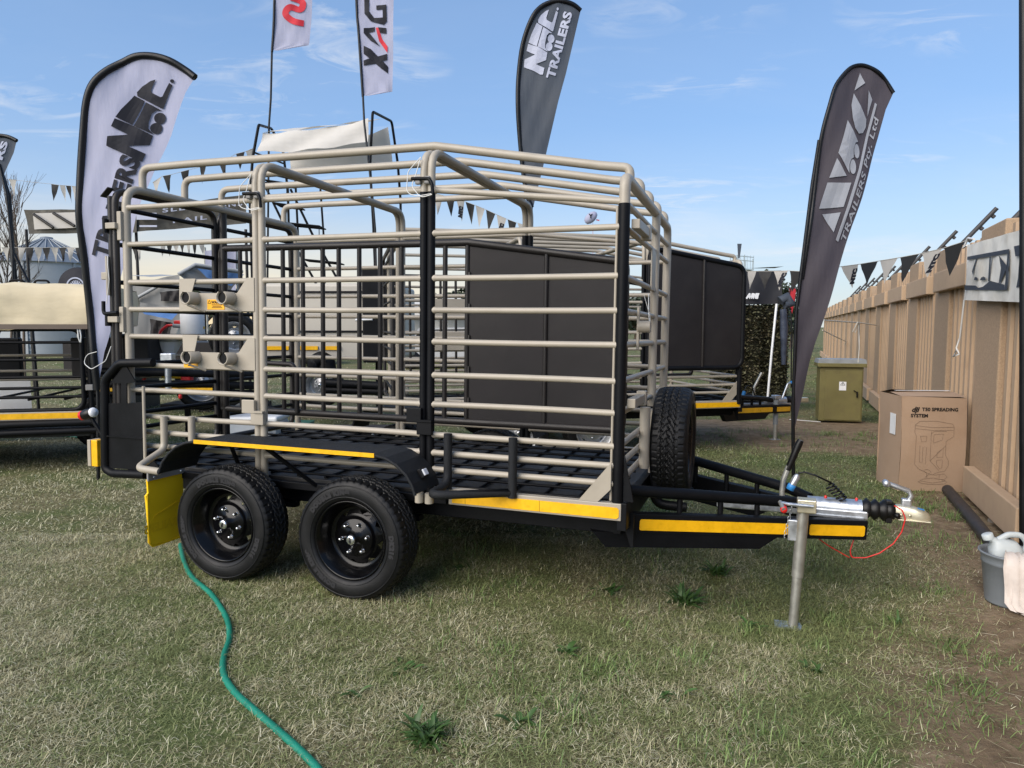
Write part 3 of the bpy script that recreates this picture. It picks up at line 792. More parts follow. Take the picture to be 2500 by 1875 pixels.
# hoop latches
for x, z in ((XS[1], 1.81), (XS[2], 1.835)):
    lt = MB().box((x - .045, -.032, z), (.035, .025, .045), None, .008).box((x + .012, -.032, z), (.035, .025, .045), None, .008).build('hoop_latch', M['holder'], TR)
    MB().tube([(x - .08, -.045, z + .01), (x + .03, -.045, z + .005), (x + .05, -.05, z - .03), (x + .055, -.05, z - .08)], .010, 8, .03).build('latch_handle', bl, lt)
    wire([(x - .03, -.03, z + .13), (x - .10, -.05, z + .05), (x - .11, -.05, z - .07), (x - .04, -.05, z - .09), (x + .05, -.05, z - .08)])
    wire([(x - .03, -.03, z + .13), (x - .06, -.04, z + .02), (x - .08, -.05, z - .03), (x - .02, -.05, z - .10), (x + .05, -.05, z - .085)])
for x, m_, z in ((XS[1], be, .50), (XS[2], bl, .505)):
    pk = box('stake_pocket', (x - .06, -.04, z), (.095, .025, .085), m_, TR)
    MB().box((x + .005, -.035, z - .075), (.095, .03, .075), None, .004).build('pocket_clip', m_, pk)
    MB().box((x + .02, -.045, z - .03), (.07, .03, .012)).build('pocket_lip', m_, pk)
# carrier plates in the rear bay with half-pipe cradles and labels
plates = ([(-2.884, 1.306), (-2.753, 1.306), (-2.787, 1.213), (-2.429, 1.212), (-2.352, 1.306), (-2.300, 1.306), (-2.300, 1.098), (-2.889, 1.098)],
          [(-2.867, .945), (-2.742, .945), (-2.772, .834), (-2.425, .835), (-2.351, .930), (-2.300, .930), (-2.300, .728), (-2.863, .728)])
for poly, zt, lab in ((plates[0], 1.180, (-2.66, -2.526, 1.108, 1.172)), (plates[1], .802, (-2.858, -2.745, .732, .778))):
    pl = MB().prism(poly, .005, XZ(-.025)).build('carrier_plate', be, TR)
    for x in (-2.755, -2.472):
        cr = MB(); ring = [R(a) for a in range(120, 421, 25)]
        ro, ri = .043, .036
        vs_ = [(x + r_ * math.cos(a), y, zt + r_ * math.sin(a)) for y in (-.028, -.12) for r_ in (ro, ri) for a in ring]
        k = len(ring); fs = []
        for i in range(k - 1): fs += [(i, i + 1, 2 * k + i + 1, 2 * k + i), (k + i, 3 * k + i, 3 * k + i + 1, k + i + 1), (2 * k + i, 2 * k + i + 1, 3 * k + i + 1, 3 * k + i)]
        cr.add(vs_, fs, True).build('cradle', be, pl)
        MB().lathe([(.0001, 0), (.0355, 0)], 16, Matrix.Translation((x, -.105, zt)) @ YAX).build('cradle_shade_disc', bl, pl)  # black disc stands in for the shade inside the half-pipe
        MB().tube([(x + .01, -.11, zt - .045), (x + .075, -.03, zt - .085)], .007, 6).build('cradle_stay', be, pl)
    x0, x1, z0, z1 = lab
    lb = MB().box(((x0 + x1) / 2, -.0295, (z0 + z1) / 2), (x1 - x0, .002, z1 - z0)).build('warning_label', M['amber_label'], pl)
    lettering('WARNING', M['ink'], lb, lambda u, v: (x0 + .034 + u, -.0312, z1 - .026 + v), .024, .0012) if x1 - x0 > .12 else lettering('WARN', M['ink'], lb, lambda u, v: (x0 + .03 + u, -.0312, z1 - .02 + v), .018, .001)
    tr_ = MB(); 
    for a, b in (((x0 + .006, z1 - .025), (x0 + .018, z1 - .005)), ((x0 + .018, z1 - .005), (x0 + .030, z1 - .025)), ((x0 + .030, z1 - .025), (x0 + .006, z1 - .025))):
        v_, f_ = stroke([a, b], .003); tr_.add([(p.x, -.0312, p.y) for p in v_], f_)
    tr_.build('warning_sign', M['ink'], lb)
    for k in range(3):
        zz = z1 - .034 - k * .009
        if zz > z0 + .004: MB().box(((x0 + x1) / 2 + .01, -.0312, zz), ((x1 - x0) * (.62 - .1 * (k % 2)), .0004, .004)).build('label_text', M['ink'], lb)
# divider down the middle
YD = .93
dv = tube('divider_gate', [(-3.39, YD, .345), (-3.39, YD, 1.622), (-1.25, YD, 1.61), (-.15, YD, 1.455), (-.15, YD, .352), (-3.39, YD, .345)], .0265, br, TR, 12, .06)
for x in (-3.20, -2.98, -2.80, -2.62, -2.443, -2.303, -2.128, -1.953, -1.778, -1.433, -1.262): MB().tube([(x, YD, .35), (x, YD, 1.62)], .0175, 8).build('divider_bar', br, dv)
MB().tube([(-3.20, YD - .03, .73), (-2.70, YD - .03, .72), (-2.66, YD - .03, .66), (-2.66, YD - .03, .35)], .019, 8, .05).build('divider_bar', br, dv)
MB().prism([(-1.255, .35), (-.155, .35), (-.155, 1.453), (-1.255, 1.607)], .004, XZ(YD)).build('divider_sheet', M['sheet'], dv)
MB().tube([(-.685, YD - .006, .36), (-.685, YD - .006, 1.53)], .016, 8).build('divider_bar', br, dv)
for z in (.5, .72, .94, 1.16, 1.38): MB().box((-1.243, YD - .012, z), (.012, .012, .05)).build('weld_tab', br, dv)
tube('divider_post', [(-3.36, YD, .07), (-3.36, YD, 1.90)], .0285, br, TR, 12)
tube('post_edging', [(-.036, -.004, .10), (-.036, -.004, 1.65)], .0075, be, TR, 6)
# front corner pieces
MB().prism([(-.205, .093), (-.10, .093), (-.0315, .165), (-.0315, .31)], .008, XZ(-.03)).build('corner_brace', be, TR)
MB().prism([(.032, .36), (.085, .10), (.032, .10)], .01, XZ(.0)).build('corner_brace', bl, TR)
for z in (1.56, .62):
    a = box('front_bracket', (.055, .20, z), (.045, .34, .05), be, TR)
    MB().box((.055, .40, z), (.055, .055, .085), None, .006).build('bracket_plate', be, a)
box('front_plate', (.02, .98, 1.40), (.01, .17, .26), be, TR)
tube('spare_carrier', [(.045, .62, .17), (.045, .62, .545)], .032, be, TR, 12)
tube('spare_carrier', [(.06, .86, .10), (.06, .86, .5)], .022, be, TR, 10)
sk = tube('pole_socket', [(.03, .36, 1.03), (.10, .36, 1.03)], .034, be, TR, 14)
MB().box((.03, .36, 1.02), (.012, .03, .24)).build('socket_strap', be, sk)
wire([(.02, .62, 1.22), (.05, .68, 1.10), (.05, .72, 1.0), (.03, .77, 1.10), (.02, .80, 1.24)])
# spare wheel on the drawbar
sw = put_wheel(TR, (.185, .95, .30), (0, R(12), R(90))); sw.name = 'spare_wheel'
for y in (.72, 1.18): tube('spare_cradle', [(.10, y, .10), (.10, y, -.07), (.30, y, -.075)], .03, bl, TR, 10, .08)
# overrun coupling
cp = MB().box((.90, .93, -.065), (.86, .13, .05), None, .008).build('coupling_body', M['galv'], TR)
hs = MB().lathe([(.058, 0), (.058, .30)], 18, Matrix.Translation((1.0, .93, -.042)) @ Matrix.Rotation(R(90), 4, 'Y')); hs.box((1.15, .93, -.082), (.31, .15, .012)); hs.build('coupling_housing', M['galv'], TR)
MB().tube([(.60, .93, -.045), (.98, .93, -.04)], .028, 12).build('brake_tube', M['galv'], TR)
for x in (1.10, 1.27): MB().lathe([(.008, 0), (.008, .012), (.0001, .016)], 8, Matrix.Translation((x, .92, .014))).build('grease_nipple', M['red'], TR)
prof = [(.045, 0.0)]
for k in range(3): prof += [(.045, .004 + .047 * k), (.066, .024 + .047 * k), (.045, .046 + .047 * k)]
prof += [(.046, .155)]
MB().lathe(prof, 20, Matrix.Translation((1.30, .93, -.035)) @ Matrix.Rotation(R(90), 4, 'Y')).build('rubber_boot', M['rubber'], TR)
clr = MB().lathe([(.034, 0), (.05, .004), (.05, .05), (.034, .054)], 16, Matrix.Translation((1.425, .93, -.035)) @ Matrix.Rotation(R(90), 4, 'Y')); clr.box((1.445, .93, -.085), (.035, .06, .04), None, .006); clr.box((1.445, .93, .018), (.035, .06, .02), None, .005); clr.build('boot_collar', M['rubber'], TR)
hd = MB(); sec_ = [(1.462, .028, .0, -.058), (1.49, .034, .008, -.064), (1.53, .038, .008, -.068), (1.575, .044, .004, -.072), (1.61, .048, -.006, -.074), (1.638, .046, -.018, -.074), (1.655, .036, -.034, -.074), (1.664, .018, -.052, -.074)]
vs_ = []
for x, w_, zt, zb_ in sec_:
    vs_ += [(x, .93 - w_, zb_)] + [(x, .93 - w_ * math.copysign(abs(math.cos(R(a))) ** .6, math.cos(R(a))), zb_ + .018 + (zt - zb_ - .018) * math.sin(R(a)) ** .6) for a in range(0, 181, 20)] + [(x, .93 + w_, zb_)]
k = 12
hd.add(vs_, [(i * k + j, i * k + j + 1, (i + 1) * k + j + 1, (i + 1) * k + j) for i in range(len(sec_) - 1) for j in range(k - 1)], True)
hd.add(vs_[-k:], [tuple(range(k))]); hd.box((1.575, .93, -.073), (.17, .112, .007), None, .003)
for x in (1.505, 1.55): hd.lathe([(.0001, .006), (.008, .005), (.009, 0)], 8, Matrix.Translation((x, .884, -.045)) @ Matrix.Rotation(R(90), 4, 'X'))
hd.build('coupling_head', M['zinc'], TR)
lv = MB().tube([(1.535, .93, .005), (1.56, .93, .065), (1.545, .93, .092), (1.43, .93, .128)], [.016, .015, .015, .015], 8).build('coupling_handle', M['galv'], TR)
MB().lathe([(.0001, .03), (.02, .026), (.02, -.026), (.0001, -.03)], 12, Matrix.Translation((1.425, .93, .128)) @ Matrix.Rotation(R(90), 4, 'X')).build('handle_end', M['galv'], lv)
MB().box((1.535, .93, .02), (.05, .05, .05), None, .008).build('handle_base', M['galv'], lv)
MB().box((1.61, .915, -.0065), (.035, .03, .003), Matrix.Rotation(R(12), 3, 'Y')).build('info_sticker', M['blue'], TR)
MB().lathe([(.0001, .02), (.016, .014), (.018, 0), (.014, -.012)], 12, Matrix.Translation((1.485, .885, -.05)) @ Matrix.Rotation(R(90), 4, 'X')).build('coupling_knob', M['rubber'], TR)
hb_ = tube('handbrake_lever', [(.858, .93, -.06), (.853, .93, .03), (.858, .93, .10), (.885, .93, .19)], .017, M['galv_dull'], TR, 10, .05)
MB().tube([(.880, .93, .165), (.905, .93, .235), (.935, .93, .325), (.948, .93, .355)], [.018, .021, .023, .019], 10).build('lever_grip', M['rubber'], hb_)
pg = MB().lathe([(.0001, 0), (.024, .001), (.024, .035), (.021, .037)], 14, Matrix.Translation((.895, .90, .05)) @ Matrix.Rotation(R(24), 4, 'Y')).build('trailer_plug', M['blue'], TR)
MB().lathe([(.021, .036), (.021, .085), (.016, .10), (.009, .108)], 14, Matrix.Translation((.895, .90, .05)) @ Matrix.Rotation(R(24), 4, 'Y')).build('plug_body', M['galv'], pg)
coil = [(.94, .90, .155), (.975, .90, .165), (1.04, .90, .148), (1.125, .90, .112)]
for k in range(61):
    t = k / 60; a = 2 * math.pi * 6 * t
    cx_, cz_ = 1.115 + .085 * t, .095 - .085 * t
    coil.append((cx_ + .024 * math.sin(a), .91 + .022 * math.cos(a), cz_ + .012 * math.sin(a)))
MB().tube(coil, .0055, 6).build('coiled_cable', M['rubber'], pg)
MB().tube([(1.465, .88, .008), (1.505, .87, -.01), (1.525, .87, -.06), (1.51, .87, -.14), (1.47, .87, -.215), (1.40, .87, -.28), (1.33, .87, -.315), (1.25, .87, -.325), (1.243, .87, -.28), (1.262, .88, -.21), (1.31, .89, -.15)], .0036, 6, .03).build('breakaway_cable', M['red'], TR)
MB().tube([(1.03, .80, -.19), (1.12, .83, -.255), (1.24, .87, -.325)], .0030, 6, .03).build('breakaway_cable', M['red'], TR)
# jockey stand
jk = tube('jockey_stand', [(.959, .60, .048), (.941, .60, -.39)], .033, M['galv_dull'], TR, 14)
MB().tube([(.941, .60, -.37), (.929, .60, -.683)], .027, 14).build('inner_tube', M['galv_dull'], jk)
MB().prism([(-.09, -.05), (.05, -.05), (.06, 0), (.05, .05), (-.09, .05)], .01, Matrix.Translation((.918, .60, -.684))).build('foot_plate', M['galv'], jk)
MB().box((.972, .585, .032), (.10, .085, .075), None, .006).build('gear_head', M['zinc'], jk)
MB().tube([(1.004, .53, .040), (.874, .52, .044), (.834, .515, .050)], .010, 8).build('crank', M['galv'], jk)
MB().lathe([(.0001, .02), (.017, .018), (.019, 0), (.019, -.05), (.012, -.055)], 12, Matrix.Translation((.849, .485, .020)) @ Matrix.Rotation(R(90), 4, 'X')).build('crank_knob', M['red'], jk)
MB().tube([(.849, .465, .022), (.829, .535, .050)], .012, 8).build('crank_stub', M['galv_dull'], jk)
ch = MB()
for k in range(9):
    p = Vector((.895 - .004 * k, .585, .01 - .021 * k)); 
    pts = [p + Vector((.007 * math.cos(a) * (1 if k % 2 else .3), .007 * math.cos(a) * (.3 if k % 2 else 1), .014 * math.sin(a))) for a in [2 * math.pi * q / 8 for q in range(8)]]
    ch.tube(pts, .0022, 5, closed=True)
cho = ch.build('safety_chain', M['galv'], TR); cho['kind'] = 'stuff'
box('jockey_clamp', (.905, .605, -.12), (.05, .05, .12), M['galv'], TR)
# ================================================================== second trailer, nose pointing away to the right
T2 = empty('livestock_trailer', (2.80, 8.78, .548), (0, 0, R(13)))
tag(T2, 'beige livestock trailer with black sheeted side panel parked behind the nearest trailer', 'trailer')
XS2 = (-4.15, -2.75, -1.25, 0.0)
cage(T2, XS2); sill(T2, XS2); drawbar(T2)
wheel2 = make_wheel(M['silver_rim'], False)
for x in (-2.85, -1.96):
    put_wheel(T2, (x, -.187, -.192), proto=wheel2); put_wheel(T2, (x, W_ + .187, -.192), (0, 0, R(180)), proto=wheel2)
    tube('axle', [(x, -.08, -.192), (x, W_ + .08, -.192)], .035, bl, T2, 8)
fender(T2, -2.40, .888, -1)
pn = tube('side_gate', [(-1.22, -.05, .50), (-1.22, -.05, 1.93), (.02, -.05, 1.73), (.02, -.05, .50), (-1.22, -.05, .50)], .03, bl, T2, 12, .13)
MB().prism([(-1.21, .51), (0, .51), (.01, .56), (.01, 1.70), (-1.21, 1.90)], .006, XZ(-.05)).build('gate_sheet', M['sheet'], pn)
MB().tube([(-.52, -.065, .52), (-.52, -.065, 1.80)], .015, 8).build('gate_bar', br, pn)
tube('post', [(0, -.035, .05), (0, -.035, .5)], .03, bl, T2, 10)
MB().prism([(-.22, .093), (-.10, .093), (-.0315, .165), (-.0315, .33)], .008, XZ(-.03)).build('corner_brace', be, T2)
g2 = tube('rear_gate', [(-4.22, -.02, .1), (-4.22, -.02, 1.9), (-4.22, W_, 1.9), (-4.22, W_, .1), (-4.22, -.02, .1)], .024, br, T2, 10, .09)
for z in RAIL_Z[:9]: MB().tube([(-4.22, 0, z), (-4.22, W_, z)], .016, 6).build('gate_bar', bl, g2)
d2 = tube('divider_gate', [(-4.1, .93, .345), (-4.1, .93, 1.62), (-1.25, .93, 1.61), (-.15, .93, 1.45), (-.15, .93, .35), (-4.1, .93, .345)], .026, br, T2, 8, .06)
for k in range(14): MB().tube([(-3.95 + .19 * k, .93, .35), (-3.95 + .19 * k, .93, 1.62)], .017, 6).build('divider_bar', br, d2)
for x in (-3.55, -3.10):
    MB().box((x, -.03, .84), (.42, .006, .20)).build('carrier_plate', be, T2); MB().box((x, -.03, 1.21), (.42, .006, .2)).build('carrier_plate', be, T2)
hs2 = MB().lathe([(.058, 0), (.058, .30)], 14, Matrix.Translation((1.0, .93, -.042)) @ Matrix.Rotation(R(90), 4, 'Y')); hs2.box((.95, .93, -.08), (.8, .13, .03)); hs2.build('coupling_housing', M['galv'], T2)
MB().lathe(prof, 14, Matrix.Translation((1.30, .93, -.035)) @ Matrix.Rotation(R(90), 4, 'Y')).build('rubber_boot', M['rubber'], T2)
MB().box((1.56, .93, -.035), (.2, .08, .07), None, .02).build('coupling_head', M['zinc'], T2)
tube('coupling_handle', [(1.10, .70, .02), (1.18, .70, .22), (1.28, .70, .24)], .014, M['galv'], T2, 8, .03)
tube('handle_grip', [(1.22, .70, .235), (1.32, .70, .24)], .022, M['blue'], T2, 8)
j2 = tube('jockey_stand', [(1.02, .72, .03), (1.02, .72, -.34)], .034, M['grey'], T2, 12)
MB().tube([(1.02, .72, -.30), (1.02, .72, -.56)], .028, 12).build('inner_tube', M['galv_dull'], j2)
MB().box((1.02, .72, .04), (.10, .10, .05), None, .01).build('gear_head', M['galv'], j2)
MB().box((1.02, .72, -.552), (.12, .1, .012)).build('foot_plate', M['galv'], j2)
tube('handbrake_lever', [(.80, .93, -.02), (.81, .93, .16), (.92, .93, .36)], .018, M['galv_dull'], T2, 8, .06)
p2_ = tube('trailer_plug', [(.62, .90, .03), (.64, .90, .11)], .024, M['blue'], T2, 10)
MB().tube([(.64, .90, .11), (.68, .9, .2), (.76, .9, .16), (.80, .9, .05)], .008, 6, .04).build('plug_cable', M['rubber'], p2_)

# ================================================================== canvas covered trailer at the left
LC = px(205, 800, 7.6)
T3 = empty('covered_trailer', (LC.x, LC.y, 0), (0, 0, R(13)))
tag(T3, 'black barred trailer under a cream canvas cover at the left edge', 'trailer')
M['canvas'] = mat('cream canvas', (.62, .53, .36), .85, vary=.08, scale=3, bump=1.0, bscale=3.5, stretch=(1, 1, 2.4))
M['canvas_trim'] = mat('brown canvas hem', (.16, .125, .10), .85, vary=.1)
zb = lambda y: EYE - (y - 797) / FPX * 7.6
fr = tube('side_gate', [(-3.0, 0, zb(806)), (-.03, 0, zb(802)), (-.03, 0, zb(1000)), (-3.0, 0, zb(1000))], .026, bl, T3, 10, .12)
for y in (835, 877, 919, 945, 967): MB().tube([(-3.0, 0, zb(y)), (-.03, 0, zb(y))], .017, 8).build('gate_bar', bl, fr)
tube('corner_post', [(.035, .02, .35), (.035, .02, zb(790))], .028, bl, T3, 10)
tube('corner_post', [(-.06, 1.75, .35), (-.06, 1.75, zb(790))], .028, be, T3, 10)
box('hinge', (.035, -.02, zb(945)), (.07, .05, .06), M['holder'], T3)
for y in (880, 925, 950): tube('rail', [(-3.0, 1.75, zb(y)), (-.06, 1.75, zb(y))], .018, be, T3, 8)
for k, x in enumerate((-.25, -.6, -1.0)): tube('rail', [(x, .1, zb(975)), (x, 1.7, zb(975))], .014, bl, T3, 6)
MB().box((-1.5, -.02, zb(1012)), (3.05, .05, .085), None, .004).build('sill', be, T3)
MB().box((-1.5, -.047, zb(1012)), (2.98, .003, .06)).build('reflective_tape', M['tape'], T3)
tube('bumper_bar', [(-3.0, -.12, zb(1035)), (.2, -.02, zb(1030))], .04, bl, T3, 10)
tube('bumper_bar', [(-3.0, -.14, zb(1056)), (.15, -.02, zb(1050))], .035, bl, T3, 10)
box('bed', (-1.5, .9, .42), (3.0, 1.75, .10), M['floor'], T3)
for x in (-.9, -1.75):
    for y, a in ((-.02, 0), (1.85, 180)): put_wheel(T3, (x - 1.1, y + .12 * (1 if a == 0 else -1), .352), (0, 0, R(a)), proto=wheel2)
cv_ = MB(); rows_, cols_ = 9, 26
sect = [(-.05, zb(800)), (-.055, zb(770)), (-.05, zb(730)), (-.01, zb(703)), (.06, zb(695)), (.9, zb(690)), (1.72, zb(696)), (1.80, zb(730)), (1.81, zb(795))]
vs_ = []
for i in range(cols_):
    x = .08 - 3.1 * i / (cols_ - 1)
    for k, (y, z) in enumerate(sect):
        w_ = .012 * math.sin(i * 1.7 + k) + .018 * math.sin(i * .55 + k * 1.3)
        vs_.append((x - (.03 if k in (0, 8) else 0) + .008 * math.sin(k * 2), y - w_ * (1 if k < 4 else -.3), z + w_ * .8 - (.018 * math.sin(i * .8) ** 2 if k == 0 else 0)))
cv_.add(vs_, [(i * 9 + k, (i + 1) * 9 + k, (i + 1) * 9 + k + 1, i * 9 + k + 1) for i in range(cols_ - 1) for k in range(8)], True)
cv_.add([(.08 - (.03 if k in (0, 8) else 0), y, z) for k, (y, z) in enumerate(sect)], [tuple(range(9))])
cvo = cv_.build('canvas_cover', M['canvas'], T3)
MB().box((-1.46, -.085, zb(797)), (3.08, .01, .05)).build('cover_hem', M['canvas_trim'], cvo)
for x in (-.06 + .02, -1.32 + .4): MB().tube([(x, -.07, zb(796)), (x + .01, -.08, zb(825)), (x + .025, -.075, zb(838)), (x + .035, -.08, zb(820)), (x + .02, -.07, zb(797))], .007, 6, .01).build('tie_cord', M['wire'], cvo)
for x in (-.42, -.66): tube('grab_handle', [(x, .3, zb(700)), (x, .3, zb(683)), (x - .14, .3, zb(683)), (x - .14, .3, zb(700))], .012, bl, T3, 8, .04)
bxs = MB().box((-2.4, 2.4, .75), (1.7, .1, 1.3), None, .02).build('tool_locker', bl, T3)
MB().box((-1.65, 2.33, .62), (.42, .004, .42)).build('price_sheet', M['white'], T3)

# ================================================================== flags
def flag_mat(name, c, tr=.3): return mat(name, c, .7, vary=.06, scale=3, bump=.9, bscale=5, trans=tr, stretch=(2.2, 1, .5))
M['flag_white'] = flag_mat('white flag cloth', (.46, .47, .61))
M['flag_grey'] = flag_mat('grey flag cloth', (.075, .09, .115))
M['flag_plum'] = flag_mat('plum grey flag cloth', (.072, .062, .075), .25)
M['navy'] = mat('navy print', (.004, .005, .012), .8, vary=.1)
M['print_white'] = mat('white print', (.42, .45, .56), .7, vary=.05)
M['print_pale'] = mat('pale grey print', (.27, .285, .32), .7, vary=.08)
M['print_red'] = mat('red print', (.55, .02, .035), .7, vary=.05)
M['pole'] = mat('black pole', (.004, .0045, .006), .4, vary=.15, spec=.35)
def flag_wave(Y, ph):
    def f(p):   # gentle billow away from the flat plane
        return .05 * math.sin(p.x * 3.1 + p.z * 1.3 + ph) + .018 * math.sin(p.x * 9 + p.z * 4.0 + ph * 2) + .008 * math.sin(p.x * 23 - p.z * 9 + ph)
    return f
def flag(name, label, rows, Y, cloth, sleeve, pole, ph=0.0, sleeve_r=.03, depth=0.0, group='advertising flags'):
    root = empty(name, px(*pole[-1], Y)); root.location.z = 0
    tag(root, label, 'flag', group)
    inv = -root.location
    wv = flag_wave(Y, ph)
    def to3(x, y, off=0.0):
        p = px(x, y, Y); p.y += wv(p) - off
        return p + inv
    R_ = []
    for (y0, a0, b0), (y1, a1, b1) in zip(rows, rows[1:]):
        st = max(1, int(abs(y1 - y0) / 22))
        for k in range(st): t = k / st; R_.append((y0 + (y1 - y0) * t, a0 + (a1 - a0) * t, b0 + (b1 - b0) * t))
    R_.append(rows[-1])
    nc = 13; b_ = MB()
    b_.add([to3(a + (b2 - a) * k / (nc - 1), y) for y, a, b2 in R_ for k in range(nc)], [(i * nc + k, i * nc + k + 1, (i + 1) * nc + k + 1, (i + 1) * nc + k) for i in range(len(R_) - 1) for k in range(nc - 1)], True)
    b_.build('cloth', cloth, root)
    if sleeve: MB().tube(spline([to3(*q) for q in sleeve], 4), sleeve_r, 8).build('sleeve', M['pole'], root)
    bp_ = px(*pole[-1], Y)
    pts = [to3(*q) for q in pole[:-1]] + [Vector((bp_.x, bp_.y, -.02)) + inv]
    MB().tube(pts, .018, 8).build('flag_pole', M['pole'], root)
    return root, to3
def print_polys(root, to3, polys, m, off=.012, fn=lambda x, y: (x, y), name='print'):
    """flat print carried on the cloth: every polygon is cut into small triangles first"""
    b_ = MB()
    for poly in polys:
        bm = bmesh.new()
        vs2 = [bm.verts.new((*fn(*p), 0)) for p in poly]
        f = bm.faces.new(vs2); f.normal_update()
        bmesh.ops.triangulate(bm, faces=[f], quad_method='BEAUTY', ngon_method='EAR_CLIP')
        for _ in range(2):
            bmesh.ops.subdivide_edges(bm, edges=[e for e in bm.edges if e.calc_length() > 14], cuts=1)
            bm.normal_update(); bmesh.ops.triangulate(bm, faces=bm.faces[:])
        bm.verts.index_update()
        b_.add([to3(v.co.x, v.co.y, off) for v in bm.verts], [tuple(v.index for v in f.verts) for f in bm.faces])
        bm.free()
    return b_.build(name, m, root)
def print_text(root, to3, s_, p0, p1, height, m, shear=0.0, bold=0.02, off=.012):
    """lettering running from p0 to p1"""
    v, f = text_mesh(s_, 1.0, bold, shear, 1.05)
    wdt = max(a for a, _ in v)
    d = (Vector(p1) - Vector(p0)); sc = d.length / wdt; d.normalize()
    up = Vector((d.y, -d.x))
    return MB().add([to3(*(Vector(p0) + d * a * sc + up * b2 * height), off) for a, b2 in v], f).build('lettering', m, root)
k1 = lambda L: [(x / 3.16, y / 3.16) for x, y in L]
LOGO = [k1([(912, 926), (1040, 975), (1172, 1043), (1152, 1117), (1013, 1138), (1130, 1190), (1110, 1252), (1080, 1248), (1000, 1205), (872, 1148), (852, 1138), (862, 1066), (1004, 1046), (889, 989)]),
        k1([(1030, 733), (1108, 775), (1028, 968), (916, 915), (950, 850)]),
        k1([(1118, 783), (1243, 850), (1195, 848), (1165, 872), (1143, 940), (1140, 990), (1178, 1035), (1038, 973)]),
        k1([(1197, 610), (1160, 690), (1165, 712), (1230, 745), (1245, 740), (1295, 632), (1320, 650), (1252, 832), (1235, 830), (1050, 735), (1047, 705), (1085, 660), (1150, 620)]),
        k1(circle(1316, 617, 15)), k1(circle(1225, 907, 46, 44)), k1(circle(1197, 985, 46, 44))]
rows = [(131, 345, 365), (136, 318, 395), (147, 290, 420), (163, 268, 445), (184, 247, 470), (222, 223, 449), (253, 214, 439), (329, 203, 415), (402, 198, 384), (459, 194, 367), (525, 192, 341), (583, 194, 326), (703, 203, 293), (779, 209, 271), (861, 222, 247), (953, 232, 234)]
slv = [(470, 184), (445, 165), (410, 145), (370, 134), (330, 136), (295, 150), (262, 176), (236, 210), (220, 255), (209, 330), (202, 400), (199, 460), (197, 525), (199, 583), (207, 703), (213, 779), (224, 861), (233, 953)]
F1, t1 = flag('feather_flag', 'tall white feather flag with navy lettering rising behind the rear of the nearest trailer', rows, 7.15, M['flag_white'], slv, [(233, 930), (236, 1000), (240, 1172)], .4, .036)
print_polys(F1, t1, LOGO, M['navy'], name='logo')
print_text(F1, t1, 'TRAILERS', (268, 634), (348, 392), 60, M['navy'], bold=.045)
rows = [(3, 1355, 1375), (10, 1335, 1400), (24, 1312, 1418), (49, 1294, 1412), (110, 1272, 1398), (183, 1262, 1381), (252, 1260, 1362), (325, 1266, 1345), (407, 1274, 1326), (472, 1284, 1310), (505, 1298, 1302)]
slv = [(1418, 24), (1400, 12), (1375, 5), (1350, 6), (1320, 20), (1297, 52), (1276, 110), (1266, 183), (1264, 252), (1268, 325), (1276, 407), (1286, 472), (1299, 505)]
F2, t2 = flag('feather_flag', 'slate grey feather flag with white lettering above the middle of the nearest trailer', rows, 10.8, M['flag_grey'], slv, [(1298, 495), (1300, 600), (1302, 1040)], 1.9, .034)
def aff(src, dst):
    A = np.array([[x, y, 1] for x, y in src]); B = np.array(dst)
    S = np.linalg.solve(A, B)
    return lambda x, y: tuple(np.array([x, y, 1]) @ S)
fn2 = aff([(852 / 3.16, 1138 / 3.16), (1110 / 3.16, 1252 / 3.16), (1316 / 3.16, 617 / 3.16)], [(1279, 163), (1325, 185), (1361, 25)])
print_polys(F2, t2, LOGO, M['print_white'], fn=fn2, name='logo')
print_text(F2, t2, 'TRAILERS', (1352, 197), (1396, 34), 28, M['print_white'], bold=.04)
rows = [(157, 2090, 2110), (162, 2078, 2125), (170, 2066, 2139), (188, 2050, 2161), (210, 2036, 2177), (226, 2029, 2183), (267, 2016, 2163), (336, 1999, 2144), (405, 1992, 2122), (484, 1985, 2098), (553, 1974, 2076), (680, 1962, 2040), (788, 1953, 2011), (886, 1944, 1982), (976, 1940, 1959), (1054, 1938, 1940)]
slv = [(2183, 226), (2166, 196), (2145, 176), (2120, 162), (2100, 158), (2078, 165), (2055, 187), (2034, 217), (2018, 262), (2003, 318), (1996, 372), (1987, 474), (1976, 553), (1963, 680)]
F3, t3 = flag('feather_flag', 'plum grey feather flag with pale lettering standing beside the wall', rows, 7.2, M['flag_plum'], slv, [(1995, 345), (1983, 450), (1968, 560), (1950, 760), (1937, 1000), (1937, 1171)], 3.1, .02)
z3 = lambda L: [(1830 + x / 2.91, 130 + y / 2.91) for x, y in L]
print_polys(F3, t3, [z3([(787, 140), (820, 212), (745, 265)]), z3([(740, 285), (718, 370), (720, 470), (735, 540), (765, 577), (800, 570), (825, 525), (830, 470)]), z3([(843, 265), (873, 330), (838, 450)]),
    z3([(680, 485), (757, 635), (735, 645), (718, 690), (718, 750), (700, 762), (686, 800), (686, 862), (605, 720)]), z3(circle(743, 705, 21, 52)), z3(circle(711, 817, 21, 52)),
    z3([(597, 757), (667, 880), (550, 893)]), z3([(540, 925), (697, 930), (650, 1097), (485, 1108)]), z3([(510, 1147), (633, 1135), (588, 1275)]), z3([(893, 350), (907, 362), (622, 1342), (603, 1330)])], M['print_pale'], name='logo')
print_text(F3, t3, 'TRAILERS Pty. Ltd', z3([(668, 1352)])[0], z3([(920, 455)])[0], 17, M['print_pale'], shear=.25, bold=.012)
rows = [(-330, 862, 968), (0, 869, 962), (81, 875, 960), (160, 880, 958), (222, 884, 957), (232, 884, 900)]
